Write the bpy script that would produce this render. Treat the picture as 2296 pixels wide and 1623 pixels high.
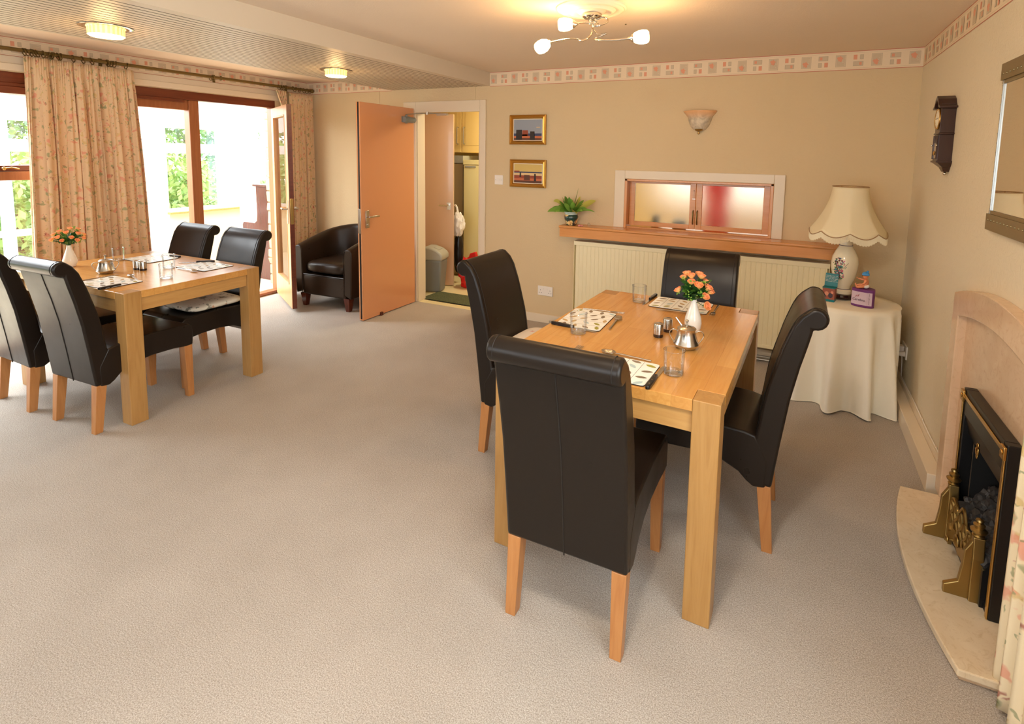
import bpy, bmesh, math, random
from mathutils import Vector, Matrix, noise
PI = math.pi
random.seed(7)
for o in list(bpy.data.objects): bpy.data.objects.remove(o)
SC = bpy.context.scene
COL = SC.collection

def lin(r, g, b):
    f = lambda c: (c/255/12.92) if c/255 <= .04045 else ((c/255+.055)/1.055)**2.4
    return (f(r), f(g), f(b), 1)

# ------------------------------------------------------------------ camera
W_, H_ = 2296, 1623
FPX, PITCH, YAW, ROLL, CX, CY, CAMH = 1206.413, .107145, .451012, .017245, 1199.055, 476.679, 1.5215
fwd0 = Vector((-math.sin(YAW), math.cos(YAW), 0)); right0 = Vector((math.cos(YAW), math.sin(YAW), 0)); up0 = Vector((0, 0, 1))
fwd = math.cos(PITCH)*fwd0 - math.sin(PITCH)*up0
up = math.sin(PITCH)*fwd0 + math.cos(PITCH)*up0
rr = math.cos(ROLL)*right0 + math.sin(ROLL)*up
uu = -math.sin(ROLL)*right0 + math.cos(ROLL)*up
cd = bpy.data.cameras.new('camera'); cam = bpy.data.objects.new('camera', cd); COL.objects.link(cam)
cam.matrix_world = Matrix(((rr.x, uu.x, -fwd.x, 0), (rr.y, uu.y, -fwd.y, 0), (rr.z, uu.z, -fwd.z, CAMH), (0, 0, 0, 1)))
cd.sensor_width = 36; cd.lens = FPX/W_*36; cd.shift_x = (W_/2-CX)/W_; cd.shift_y = (CY-H_/2)/W_
cd.clip_start = .02; cd.clip_end = 200
SC.camera = cam

# ------------------------------------------------------------------ world, big lights, exposure
SKY = 5.6
wd = bpy.data.worlds.new('world'); SC.world = wd; wd.use_nodes = True
bg = wd.node_tree.nodes['Background']; bg.inputs[0].default_value = (.88, .95, 1, 1); bg.inputs[1].default_value = SKY
SC.view_settings.view_transform = 'Standard'; SC.view_settings.look = 'None'
SC.view_settings.gamma = 1; SC.view_settings.use_curve_mapping = False
SC.view_settings.exposure = 0.06
SC.cycles.use_denoising = True
SC.cycles.max_bounces = 10; SC.cycles.diffuse_bounces = 5; SC.cycles.glossy_bounces = 4
SC.cycles.transmission_bounces = 8; SC.cycles.transparent_max_bounces = 12
SC.cycles.sample_clamp_indirect = 6; SC.cycles.caustics_reflective = False; SC.cycles.caustics_refractive = False

def area(name, loc, rot, sx, sy, power, color=(1, 1, 1), portal=False):
    l = bpy.data.lights.new(name, 'AREA'); l.shape = 'RECTANGLE'; l.size = sx; l.size_y = sy; l.energy = power; l.color = color
    if portal: l.cycles.is_portal = True
    o = bpy.data.objects.new(name, l); COL.objects.link(o); o.location = loc; o.rotation_euler = rot
    return o
def point(name, loc, power, color, r=.03):
    l = bpy.data.lights.new(name, 'POINT'); l.energy = power; l.color = color; l.shadow_soft_size = r
    o = bpy.data.objects.new(name, l); COL.objects.link(o); o.location = loc
    return o
WARM = (1, .58, .24)
DAY = (.86, .97, 1)
# daylight through the windows behind the camera and the conservatory glazing on the left
area('front_window_daylight', (-1.4, -2.2, 1.35), (math.radians(90), 0, PI), 3.4, 1.5, 26, DAY)
area('right_window_daylight', (1.25, .1, 1.45), (math.radians(90), 0, math.radians(90)), 2.0, 1.4, 26, DAY)
area('conservatory_daylight', (-6.3, 1.1, 2.75), (0, math.radians(-35), 0), 2.2, 3.4, 430, (.92, .97, 1))

# ------------------------------------------------------------------ helpers
def setp(o, label=None, cat=None, group=None, kind=None):
    if label: o['label'] = label
    if cat: o['category'] = cat
    if group: o['group'] = group
    if kind: o['kind'] = kind
    return o
def thing(name, loc, rz, label, cat, group=None):
    o = bpy.data.objects.new(name, None); COL.objects.link(o); o.empty_display_size = .05
    o.location = loc; o.rotation_euler = (0, 0, rz)
    return setp(o, label, cat, group)
def mk(name, bm, mats, parent=None, smooth=True, bevel=0, seg=2, solid=0, sub=0, ang=.6, kind=None):
    me = bpy.data.meshes.new(name)
    bmesh.ops.recalc_face_normals(bm, faces=bm.faces)
    bm.to_mesh(me); bm.free()
    if not isinstance(mats, (list, tuple)): mats = [mats]
    for m in mats: me.materials.append(m)
    if smooth:
        me.polygons.foreach_set('use_smooth', [True]*len(me.polygons))
        try: me.set_sharp_from_angle(angle=ang)
        except Exception: pass
    o = bpy.data.objects.new(name, me); COL.objects.link(o)
    if parent: o.parent = parent
    if solid:
        m = o.modifiers.new('s', 'SOLIDIFY'); m.thickness = solid; m.offset = 0
    if bevel:
        m = o.modifiers.new('b', 'BEVEL'); m.width = bevel; m.segments = seg; m.limit_method = 'ANGLE'; m.angle_limit = .6
        m.harden_normals = False
    if sub:
        m = o.modifiers.new('u', 'SUBSURF'); m.levels = sub; m.render_levels = sub
    if kind: o['kind'] = kind
    return o
def struct(name, bm, mats, parent=None, **k):
    o = mk(name, bm, mats, parent, **k)
    if not parent: o['kind'] = 'structure'
    return o
def copy_tree(o, parent=None):
    c = o.copy(); COL.objects.link(c)
    if parent: c.parent = parent
    for ch in list(o.children): copy_tree(ch, c)
    return c
def B(): return bmesh.new()
def box(bm, x0, x1, y0, y1, z0, z1, mi=0):
    v = [bm.verts.new(p) for p in ((x0, y0, z0), (x1, y0, z0), (x1, y1, z0), (x0, y1, z0), (x0, y0, z1), (x1, y0, z1), (x1, y1, z1), (x0, y1, z1))]
    for f in ((0, 3, 2, 1), (4, 5, 6, 7), (0, 1, 5, 4), (1, 2, 6, 5), (2, 3, 7, 6), (3, 0, 4, 7)):
        bm.faces.new([v[i] for i in f]).material_index = mi
    return bm
def hexa(bm, bot, top, mi=0):
    v = [bm.verts.new(p) for p in bot] + [bm.verts.new(p) for p in top]
    for f in ((0, 3, 2, 1), (4, 5, 6, 7), (0, 1, 5, 4), (1, 2, 6, 5), (2, 3, 7, 6), (3, 0, 4, 7)):
        bm.faces.new([v[i] for i in f]).material_index = mi
    return bm
def quad(bm, a, b, c, d, mi=0):
    f = bm.faces.new([bm.verts.new(p) for p in (a, b, c, d)]); f.material_index = mi; return f
def poly(bm, pts, mi=0):
    f = bm.faces.new([bm.verts.new(p) for p in pts]); f.material_index = mi; return f
def prism(bm, pts, ax, a0, a1, mi=0):
    def P(u, v, a):
        return {'x': (a, u, v), 'y': (u, a, v), 'z': (u, v, a)}[ax]
    v0 = [bm.verts.new(P(u, v, a0)) for u, v in pts]; v1 = [bm.verts.new(P(u, v, a1)) for u, v in pts]
    n = len(pts)
    bm.faces.new(v0).material_index = mi; bm.faces.new(v1[::-1]).material_index = mi
    for i in range(n):
        bm.faces.new((v0[i], v0[(i+1) % n], v1[(i+1) % n], v1[i])).material_index = mi
    return bm
def lathe(bm, prof, seg=32, c=(0, 0, 0), mi=0, cap=True, wav=None):
    rings = []
    for r, z in prof:
        rings.append([bm.verts.new((c[0]+(r*(wav(2*PI*i/seg, z) if wav else 1))*math.cos(2*PI*i/seg), c[1]+(r*(wav(2*PI*i/seg, z) if wav else 1))*math.sin(2*PI*i/seg), c[2]+z)) for i in range(seg)])
    for a, b in zip(rings, rings[1:]):
        for i in range(seg):
            bm.faces.new((a[i], a[(i+1) % seg], b[(i+1) % seg], b[i])).material_index = mi
    if cap:
        for r in (rings[0], rings[-1]):
            try: bm.faces.new(r).material_index = mi
            except Exception: pass
    return bm
def frames(pts, closed=False):
    T = []
    n = len(pts)
    for i in range(n):
        a = pts[(i-1) % n] if (closed or i > 0) else pts[i]
        b = pts[(i+1) % n] if (closed or i < n-1) else pts[i]
        T.append((b-a).normalized())
    N = []
    ref = Vector((0, 0, 1)) if abs(T[0].z) < .9 else Vector((1, 0, 0))
    nn = T[0].cross(ref).normalized()
    for t in T:
        nn = (nn - t*nn.dot(t))
        if nn.length < 1e-6: nn = t.cross(Vector((1, 0, 0)))
        nn.normalize(); N.append(nn.copy())
    return T, N
def tube(bm, pts, r, seg=8, closed=False, mi=0, flat=1.0):
    pts = [Vector(p) for p in pts]; T, N = frames(pts, closed); rings = []
    for k, (p, t, n) in enumerate(zip(pts, T, N)):
        rad = r[k] if isinstance(r, (list, tuple)) else r
        b = t.cross(n)
        rings.append([bm.verts.new(p + n*rad*math.cos(2*PI*i/seg) + b*rad*flat*math.sin(2*PI*i/seg)) for i in range(seg)])
    m = len(rings)
    for k in range(m if closed else m-1):
        a, b = rings[k], rings[(k+1) % m]
        for i in range(seg):
            bm.faces.new((a[i], a[(i+1) % seg], b[(i+1) % seg], b[i])).material_index = mi
    if not closed:
        bm.faces.new(rings[0]).material_index = mi; bm.faces.new(rings[-1][::-1]).material_index = mi
    return bm
def cyl(bm, p0, p1, r0, r1=None, seg=20, mi=0):
    return tube(bm, [p0, p1], [r0, r0 if r1 is None else r1], seg, mi=mi)
def smoothpts(pts, n=6):
    P = [Vector(p) for p in pts]; out = []
    for i in range(len(P)-1):
        p0 = P[max(i-1, 0)]; p1 = P[i]; p2 = P[i+1]; p3 = P[min(i+2, len(P)-1)]
        for k in range(n):
            t = k/n
            out.append(.5*((2*p1)+(-p0+p2)*t+(2*p0-5*p1+4*p2-p3)*t*t+(-p0+3*p1-3*p2+p3)*t**3))
    out.append(P[-1]); return out
def sphere(bm, c, r, su=16, sv=10, sc=(1, 1, 1), mi=0):
    res = bmesh.ops.create_uvsphere(bm, u_segments=su, v_segments=sv, radius=r)
    for v in res['verts']: v.co = Vector((v.co.x*sc[0]+c[0], v.co.y*sc[1]+c[1], v.co.z*sc[2]+c[2]))
    for f in set(f for v in res['verts'] for f in v.link_faces): f.material_index = mi
    return bm
def grid(bm, fn, nu, nv, uv=None, closed=False, mi=0):
    V = [[bm.verts.new(fn(i/nu, j/nv)) for j in range(nv+1)] for i in range(nu if closed else nu+1)]
    lay = bm.loops.layers.uv.verify() if uv else None
    for i in range(nu):
        for j in range(nv):
            i2 = (i+1) % nu if closed else i+1
            f = bm.faces.new((V[i][j], V[i2][j], V[i2][j+1], V[i][j+1])); f.material_index = mi
            if uv:
                for lp, (a, b) in zip(f.loops, ((i, j), (i+1, j), (i+1, j+1), (i, j+1))): lp[lay].uv = uv(a/nu, b/nv)
    return bm
def text_mesh(name, body, size, mat, parent, loc, rot, align='CENTER', spacing=1.0, ext=.0003):
    c = bpy.data.curves.new(name, 'FONT'); c.body = body; c.size = size; c.align_x = align; c.extrude = ext; c.space_line = spacing
    t = bpy.data.objects.new(name+'_tmp', c); COL.objects.link(t)
    bpy.context.view_layer.update()
    me = bpy.data.meshes.new_from_object(t.evaluated_get(bpy.context.evaluated_depsgraph_get()))
    bpy.data.objects.remove(t)
    me.materials.clear(); me.materials.append(mat)
    o = bpy.data.objects.new(name, me); COL.objects.link(o); o.parent = parent; o.location = loc; o.rotation_euler = rot
    return o

# ------------------------------------------------------------------ materials
def mat(name, col, rough=.5, metal=0, spec=.5, coat=0, trans=0, ior=1.45, emit=None, es=0, alpha=1):
    m = bpy.data.materials.new(name); m.use_nodes = True
    p = m.node_tree.nodes['Principled BSDF']
    p.inputs['Base Color'].default_value = col; p.inputs['Roughness'].default_value = rough; p.inputs['Metallic'].default_value = metal
    p.inputs['Specular IOR Level'].default_value = spec; p.inputs['Coat Weight'].default_value = coat
    p.inputs['Transmission Weight'].default_value = trans; p.inputs['IOR'].default_value = ior
    if emit: p.inputs['Emission Color'].default_value = emit; p.inputs['Emission Strength'].default_value = es
    return m
class NT:
    def __init__(s, m): s.t = m.node_tree; s.p = s.t.nodes['Principled BSDF']; s.c = None
    def n(s, ty, **k):
        x = s.t.nodes.new(ty)
        for a, b in k.items():
            if a.startswith('i_'): x.inputs[a[2:].replace('_', ' ')].default_value = b
            else: setattr(x, a, b)
        return x
    def l(s, a, b): s.t.links.new(a, b)
    def coord(s, out='Object', scale=(1, 1, 1), rot=(0, 0, 0)):
        tc = s.n('ShaderNodeTexCoord'); mp = s.n('ShaderNodeMapping'); mp.inputs['Scale'].default_value = scale; mp.inputs['Rotation'].default_value = rot
        s.l(tc.outputs[out], mp.inputs[0]); return mp.outputs[0]
    def noise(s, co, scale, detail=4, rough=.5, dist=0):
        x = s.n('ShaderNodeTexNoise'); x.inputs['Scale'].default_value = scale; x.inputs['Detail'].default_value = detail; x.inputs['Roughness'].default_value = rough; x.inputs['Distortion'].default_value = dist
        s.l(co, x.inputs['Vector']); return x.outputs['Fac']
    def ramp(s, fac, stops, interp='LINEAR'):
        x = s.n('ShaderNodeValToRGB'); x.color_ramp.interpolation = interp
        while len(x.color_ramp.elements) < len(stops): x.color_ramp.elements.new(.5)
        for e, (p, c) in zip(x.color_ramp.elements, stops): e.position = p; e.color = c
        s.l(fac, x.inputs[0]); return x.outputs[0]
    def mix(s, fac, a, b, blend='MIX'):
        x = s.n('ShaderNodeMix'); x.data_type = 'RGBA'; x.blend_type = blend
        for sock, v in ((x.inputs[0], fac), (x.inputs[6], a), (x.inputs[7], b)):
            if hasattr(v, 'links'): s.l(v, sock)
            else: sock.default_value = v
        return x.outputs[2]
    def math(s, op, a, b=0):
        x = s.n('ShaderNodeMath'); x.operation = op
        for sock, v in ((x.inputs[0], a), (x.inputs[1], b)):
            if hasattr(v, 'links'): s.l(v, sock)
            else: sock.default_value = v
        return x.outputs[0]
    def bump(s, h, strength=.3, dist=.01):
        x = s.n('ShaderNodeBump'); x.inputs['Strength'].default_value = strength; x.inputs['Distance'].default_value = dist
        s.l(h, x.inputs['Height']); s.l(x.outputs[0], s.p.inputs['Normal'])
    def base(s, c): s.l(c, s.p.inputs['Base Color'])

WHITE = (1, 1, 1, 1); BLACK = (0, 0, 0, 1)
def wallmat(name, col, bs=.5, scale=38):
    m = mat(name, col, .85, spec=.2); n = NT(m); co = n.coord()
    a = n.noise(co, scale, 5, .55, 1.5); b = n.noise(co, 3, 3)
    n.base(n.mix(n.math('MULTIPLY', b, .25), col, (col[0]*.86, col[1]*.84, col[2]*.8, 1)))
    n.bump(a, bs, .006); return m
M = {}
M['wall'] = wallmat('cream_wallpaper', lin(218, 195, 156), .35)
M['wall_r'] = wallmat('embossed_wallpaper', lin(228, 215, 188), .6, 30)
M['ceil'] = wallmat('textured_ceiling', lin(240, 222, 200), .3, 90)
M['gloss_white'] = mat('white_gloss_paint', lin(228, 212, 186), .35)
M['flute'] = mat('fluted_panel_cream', lin(210, 196, 174), .45)
M['groove'] = mat('panel_groove', lin(120, 108, 96), .8)
M['kwall'] = wallmat('kitchen_wall', lin(232, 212, 160), .1)
M['stone'] = wallmat('rough_stone', lin(196, 168, 128), 1.0, 9)

def carpet():
    m = mat('carpet', lin(190, 170, 148), .95, spec=.1); n = NT(m); co = n.coord()
    f = n.noise(co, 260, 3, .7); g = n.noise(co, 90, 4, .65); h = n.noise(co, 2.2, 3, .6)
    c = n.ramp(f, [(.34, lin(152, 141, 130)), (.5, lin(192, 184, 174)), (.66, lin(226, 221, 214))])
    c = n.mix(n.math('MULTIPLY', g, .5), c, lin(178, 166, 154))
    c2 = n.ramp(h, [(.3, (.88, .87, .86, 1)), (.7, (1, 1, 1, 1))])
    n.base(n.mix(1.0, c, c2, 'MULTIPLY'))
    n.bump(n.math('ADD', f, g), .5, .010); return m
M['carpet'] = carpet()

def wood(name, base, dark, light, rough=.3, staves=None, axis=1, gscale=1.0, coat=.15):
    m = mat(name, base, rough, spec=.5, coat=coat); m.node_tree.nodes['Principled BSDF'].inputs['Coat Roughness'].default_value = .25
    n = NT(m)
    s = [1, 1, 1]; s[axis] = .07
    co = n.coord('Object', tuple(14*gscale*q for q in s))
    g = n.noise(co, 3.0, 6, .6, 1.2)
    c = n.mix(.5, n.ramp(g, [(.3, dark), (.52, base), (.75, light)]), base)
    if staves:
        rot = (0, 0, PI/2) if axis == 1 else (0, 0, 0)
        bk = n.n('ShaderNodeTexBrick'); bk.offset = .37; bk.squash = 1
        bk.inputs['Scale'].default_value = 1; bk.inputs['Brick Width'].default_value = staves[0]; bk.inputs['Row Height'].default_value = staves[1]
        bk.inputs['Mortar Size'].default_value = 0.0006; bk.inputs['Color1'].default_value = (.84, .76, .68, 1); bk.inputs['Color2'].default_value = (1, 1, 1, 1); bk.inputs['Mortar'].default_value = (.6, .5, .42, 1)
        n.l(n.coord('Object', (1, 1, 1), rot), bk.inputs['Vector'])
        c = n.mix(.75, c, bk.outputs[0], 'MULTIPLY')
    n.base(c); n.bump(g, .06, .002); return m
M['oak_top'] = wood('table_top_wood', lin(212, 156, 84), lin(192, 132, 64), lin(224, 174, 102), .25, (.42, .085), 1, 1, .3)
M['oak_y'] = wood('oak_rail_y', lin(190, 144, 84), lin(170, 120, 64), lin(204, 160, 98), .35, None, 1)
M['oak_x'] = wood('oak_rail_x', lin(190, 144, 84), lin(170, 120, 64), lin(204, 160, 98), .35, None, 0)
M['oak_z'] = wood('oak_leg', lin(174, 130, 74), lin(152, 106, 54), lin(188, 146, 88), .35, None, 2)
M['leg_z'] = wood('chair_leg_wood', lin(180, 122, 70), lin(156, 96, 50), lin(194, 138, 84), .35, None, 2)
M['sill'] = wood('varnished_beech', lin(214, 148, 86), lin(202, 132, 72), lin(222, 160, 98), .25, None, 0, .8, .3)
M['sill_z'] = wood('varnished_beech_upright', lin(210, 146, 84), lin(198, 130, 72), lin(220, 158, 96), .25, None, 2, .8, .3)
M['mahog'] = wood('dark_hardwood_frame', lin(112, 52, 30), lin(84, 36, 22), lin(134, 68, 40), .3, None, 1, .8, .2)
M['sapele'] = wood('sapele_frame', lin(160, 98, 60), lin(140, 80, 46), lin(178, 114, 72), .35, None, 2, .8, .2)
M['pine'] = wood('pale_rail', lin(224, 170, 116), lin(208, 148, 94), lin(236, 188, 136), .35, None, 2, .8, .2)
M['piano'] = wood('piano_veneer', lin(80, 32, 24), lin(66, 24, 19), lin(96, 42, 30), .15, None, 2, .5, .5)
M['darkwood'] = wood('dark_foot', lin(84, 34, 20), lin(62, 24, 14), lin(96, 44, 26), .25, None, 2, 1, .3)
M['clockwood'] = wood('clock_case_wood', lin(58, 34, 28), lin(44, 24, 20), lin(72, 44, 34), .3, None, 2, 1, .2)
M['door'] = mat('peach_gloss_paint', lin(216, 150, 104), .18, coat=.3)
M['door2'] = mat('pale_peach_gloss_paint', lin(210, 172, 140), .2, coat=.3)

def leather(name, col):
    m = mat(name, col, .3, spec=.32); n = NT(m); co = n.coord()
    v = n.n('ShaderNodeTexVoronoi'); v.inputs['Scale'].default_value = 330; n.l(co, v.inputs['Vector'])
    a = n.noise(co, 7, 4, .6)
    n.l(n.ramp(a, [(.3, (.27, .27, .27, 1)), (.7, (.36, .36, .36, 1))]), n.p.inputs['Roughness'])
    n.bump(v.outputs['Distance'], .05, .001); return m
M['leather'] = leather('dark_brown_leather', lin(30, 23, 18))
M['stitch'] = mat('stitching', lin(30, 24, 20), .6)
M['leather2'] = leather('dark_brown_tub_leather', lin(46, 34, 24))
M['chrome'] = mat('chrome', lin(225, 222, 215), .12, 1)
M['steel'] = mat('brushed_steel', lin(200, 194, 184), .25, 1)
M['alu'] = mat('satin_aluminium', lin(190, 186, 178), .35, .9)
M['brass'] = mat('polished_brass', lin(206, 166, 96), .25, 1)
M['dull_brass'] = mat('aged_brass', lin(168, 140, 86), .38, 1)
M['rod'] = mat('antique_brass', lin(124, 106, 66), .35, .9)
M['black'] = mat('black_plastic', lin(22, 20, 20), .3)
M['blackmet'] = mat('black_enamel', lin(20, 19, 20), .35)
M['cavity'] = mat('matt_black', lin(10, 10, 10), .9)  # even flat black lining of the fire recess
M['ceramic'] = mat('white_glazed_ceramic', lin(240, 236, 226), .12, coat=.4)
M['plastic_w'] = mat('white_plastic', lin(240, 232, 222), .35)
M['grey_pl'] = mat('grey_plastic', lin(128, 130, 126), .45)
M['grey_pl2'] = mat('light_grey_plastic', lin(168, 166, 154), .45)
M['fridge'] = mat('cream_fridge_enamel', lin(240, 228, 168), .35)
M['freezer'] = mat('grey_freezer_enamel', lin(158, 140, 106), .4)
M['cab'] = mat('cream_cabinet_laminate', lin(240, 208, 134), .4)
M['vinyl'] = mat('vinyl_floor', lin(226, 212, 168), .4)
M['rad'] = mat('radiator_enamel', lin(238, 226, 188), .4)
M['cloth'] = mat('ivory_tablecloth', lin(248, 242, 224), .85, spec=.15)
M['redbag'] = mat('red_shiny_fabric', lin(200, 24, 24), .35)
M['wbag'] = mat('white_polythene', lin(236, 230, 222), .3)
M['purple'] = mat('purple_plastic', lin(110, 48, 116), .4)
M['lilac'] = mat('lilac_label', lin(206, 184, 198), .5)
M['teal'] = mat('teal_card', lin(14, 112, 120), .4)
M['skin'] = mat('doll_skin', lin(232, 150, 104), .4)
M['bluehat'] = mat('blue_knit', lin(70, 144, 206), .7)
M['ink'] = mat('dark_ink', lin(70, 50, 70), .6)
M['red_ink'] = mat('red_ink', lin(170, 60, 70), .6)
M['terracotta'] = mat('terracotta', lin(140, 70, 48), .8)
M['upvc'] = mat('white_upvc', lin(245, 245, 245), .3)
M['tile'] = mat('pale_floor_tile', lin(226, 206, 176), .25)
M['cream_wall'] = mat('cream_painted_wall', lin(244, 226, 196), .7)
M['grass'] = mat('lawn', lin(96, 140, 60), .9)
M['roof'] = mat('white_roof_sheet', lin(250, 250, 250), .5)
M['coalm'] = mat('coal', lin(52, 50, 50), .6)
M['petrol'] = mat('pond_blue', lin(60, 90, 110), .5)

def pane(name, tint=(1, 1, 1, 1), refl=.08):
    m = bpy.data.materials.new(name); m.use_nodes = True; t = m.node_tree; t.nodes.clear()
    o = t.nodes.new('ShaderNodeOutputMaterial'); mx = t.nodes.new('ShaderNodeMixShader'); a = t.nodes.new('ShaderNodeBsdfTransparent'); b = t.nodes.new('ShaderNodeBsdfGlossy')
    a.inputs[0].default_value = tint; b.inputs['Roughness'].default_value = .02
    f = t.nodes.new('ShaderNodeLayerWeight'); f.inputs[0].default_value = .25
    mm = t.nodes.new('ShaderNodeMath'); mm.operation = 'MULTIPLY_ADD'; mm.inputs[1].default_value = .6; mm.inputs[2].default_value = refl
    t.links.new(f.outputs['Fresnel'], mm.inputs[0]); t.links.new(mm.outputs[0], mx.inputs[0])
    t.links.new(a.outputs[0], mx.inputs[1]); t.links.new(b.outputs[0], mx.inputs[2]); t.links.new(mx.outputs[0], o.inputs[0])
    return m
M['glass'] = pane('clear_window_glass')
M['tumbler'] = pane('tumbler_glass', (.99, 1, .995, 1), .04)
M['tumbler_base'] = pane('thick_glass', (.97, .98, .98, 1), .16)
M['mirror'] = mat('mirror_silver', (.86, .83, .78, 1), .01, 1)
def frosted():
    m = mat('frosted_glass', (.95, .95, .92, 1), .62, trans=1, ior=1.25); n = NT(m)
    n.bump(n.noise(n.coord(), 160, 3), .5, .002); return m
M['frost'] = frosted()
def shade_mat(name, col, tr, es=0, ecol=None, mixf=.5):
    m = bpy.data.materials.new(name); m.use_nodes = True; t = m.node_tree; p = t.nodes['Principled BSDF']
    p.inputs['Base Color'].default_value = col; p.inputs['Roughness'].default_value = .7
    o = t.nodes['Material Output']; mx = t.nodes.new('ShaderNodeMixShader'); tl = t.nodes.new('ShaderNodeBsdfTranslucent'); tl.inputs[0].default_value = tr
    mx.inputs[0].default_value = mixf; t.links.new(p.outputs[0], mx.inputs[1]); t.links.new(tl.outputs[0], mx.inputs[2]); t.links.new(mx.outputs[0], o.inputs[0])
    return m
M['shade'] = shade_mat('cream_lampshade', lin(252, 242, 208), lin(250, 236, 196), mixf=.3)
M['fringe'] = mat('cream_fringe', lin(242, 230, 198), .8)
M['trimbr'] = mat('gold_braid', lin(170, 136, 96), .6)
M['bulb'] = mat('lit_opal_glass', WHITE, .3, emit=(1, .62, .28, 1), es=34)
M['recess_glow'] = mat('lit_ribbed_diffuser', lin(255, 240, 200), .3, emit=(1, .72, .34, 1), es=7)
M['recess_rib'] = mat('ribbed_glass_edge', lin(255, 235, 180), .3, emit=(1, .62, .2, 1), es=1.6)
M['recess_rib2'] = mat('ribbed_glass_shadow', lin(255, 225, 160), .3, emit=(1, .58, .18, 1), es=.75)
M['kglow'] = mat('kitchen_lamp_panel', WHITE, .3, emit=(1, .86, .55, 1), es=14)

def floral(name, base, scale, tl=0.0, u='UV', pal=None, thr=.17):
    m = mat(name, base, .85, spec=.15); n = NT(m)
    tc = n.n('ShaderNodeTexCoord'); co0 = tc.outputs[u]
    nz = n.n('ShaderNodeTexNoise'); nz.inputs['Scale'].default_value = scale*3.5; n.l(co0, nz.inputs['Vector'])
    add = n.n('ShaderNodeVectorMath'); add.operation = 'MULTIPLY_ADD'; add.inputs[1].default_value = (.62/scale,)*3
    n.l(nz.outputs['Color'], add.inputs[0]); n.l(co0, add.inputs[2]); co = add.outputs[0]
    c = base
    pal = pal or [(lin(150, 156, 112), 1.15, thr*.75, 7.1), (lin(216, 186, 120), 1.25, thr*.7, 11.7), (lin(226, 146, 124), 1.0, thr*.72, 0), (lin(232, 168, 142), 1.2, thr*.5, 3.3), (lin(150, 20, 34), 1.0, thr*.33, .06), (lin(168, 30, 40), 1.3, thr*.22, 17.2), (lin(140, 148, 108), 2.6, thr*.55, 23.9)]
    for (colr, sm, th, off) in pal:
        mp = n.n('ShaderNodeMapping'); mp.inputs['Location'].default_value = (off, off*.7, off*.3); n.l(co, mp.inputs[0])
        v = n.n('ShaderNodeTexVoronoi'); v.inputs['Scale'].default_value = scale*sm; n.l(mp.outputs[0], v.inputs['Vector'])
        v.voronoi_dimensions = '2D' if u == 'UV' else '3D'
        f = n.ramp(v.outputs['Distance'], [(max(th-.04, 0), (.7, .7, .7, 1)), (th+.02, BLACK)])
        c = n.mix(f, c, colr)
    n.base(c)
    if tl:
        o = m.node_tree.nodes['Material Output']; mx = n.n('ShaderNodeMixShader'); t2 = n.n('ShaderNodeBsdfTranslucent')
        n.l(n.mix(.8, c, lin(250, 170, 110), 'MULTIPLY'), t2.inputs[0]); mx.inputs[0].default_value = tl
        n.l(n.p.outputs[0], mx.inputs[1]); n.l(t2.outputs[0], mx.inputs[2]); n.l(mx.outputs[0], o.inputs[0])
    return m
M['curtain'] = floral('floral_curtain_cloth', lin(230, 200, 160), 8.5, .10)
M['curtain_near'] = floral('large_floral_curtain_cloth', lin(240, 224, 190), 6, .05, thr=.2)
M['cushion'] = floral('leaf_print_cushion_cloth', lin(230, 222, 204), 11, 0, 'Object', [(lin(90, 88, 70), 1, .25, 0), (lin(110, 96, 74), 1.4, .2, 3.1), (lin(196, 120, 70), 1.6, .14, 5.5), (lin(70, 84, 66), 2, .2, 9.1)])
M['cushion_w'] = floral('pink_sprig_cushion_cloth', lin(236, 228, 216), 9, 0, 'Object', [(lin(224, 130, 130), 1, .16, 0), (lin(140, 150, 110), 1.4, .12, 3.1)])

def marble(name, a, b, c):
    m = mat(name, a, .22, coat=.2); n = NT(m); co = n.coord()
    v = n.n('ShaderNodeTexVoronoi'); v.inputs['Scale'].default_value = 16; v.feature = 'SMOOTH_F1'
    nz = n.n('ShaderNodeTexNoise'); nz.inputs['Scale'].default_value = 5; n.l(co, nz.inputs['Vector'])
    n.l(n.mix(.3, co, nz.outputs['Color']), v.inputs['Vector'])
    f = n.noise(co, 18, 6, .7, 2.5)
    x = n.ramp(f, [(.3, b), (.48, a), (.62, a), (.8, c)])
    n.base(n.mix(n.math('MULTIPLY', v.outputs['Distance'], .7), x, b)); return m
M['marble'] = marble('cream_marble', lin(232, 214, 184), lin(212, 188, 152), lin(244, 234, 214))
M['marble2'] = marble('beige_marble_surround', lin(222, 190, 156), lin(204, 170, 136), lin(232, 206, 176))

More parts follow.
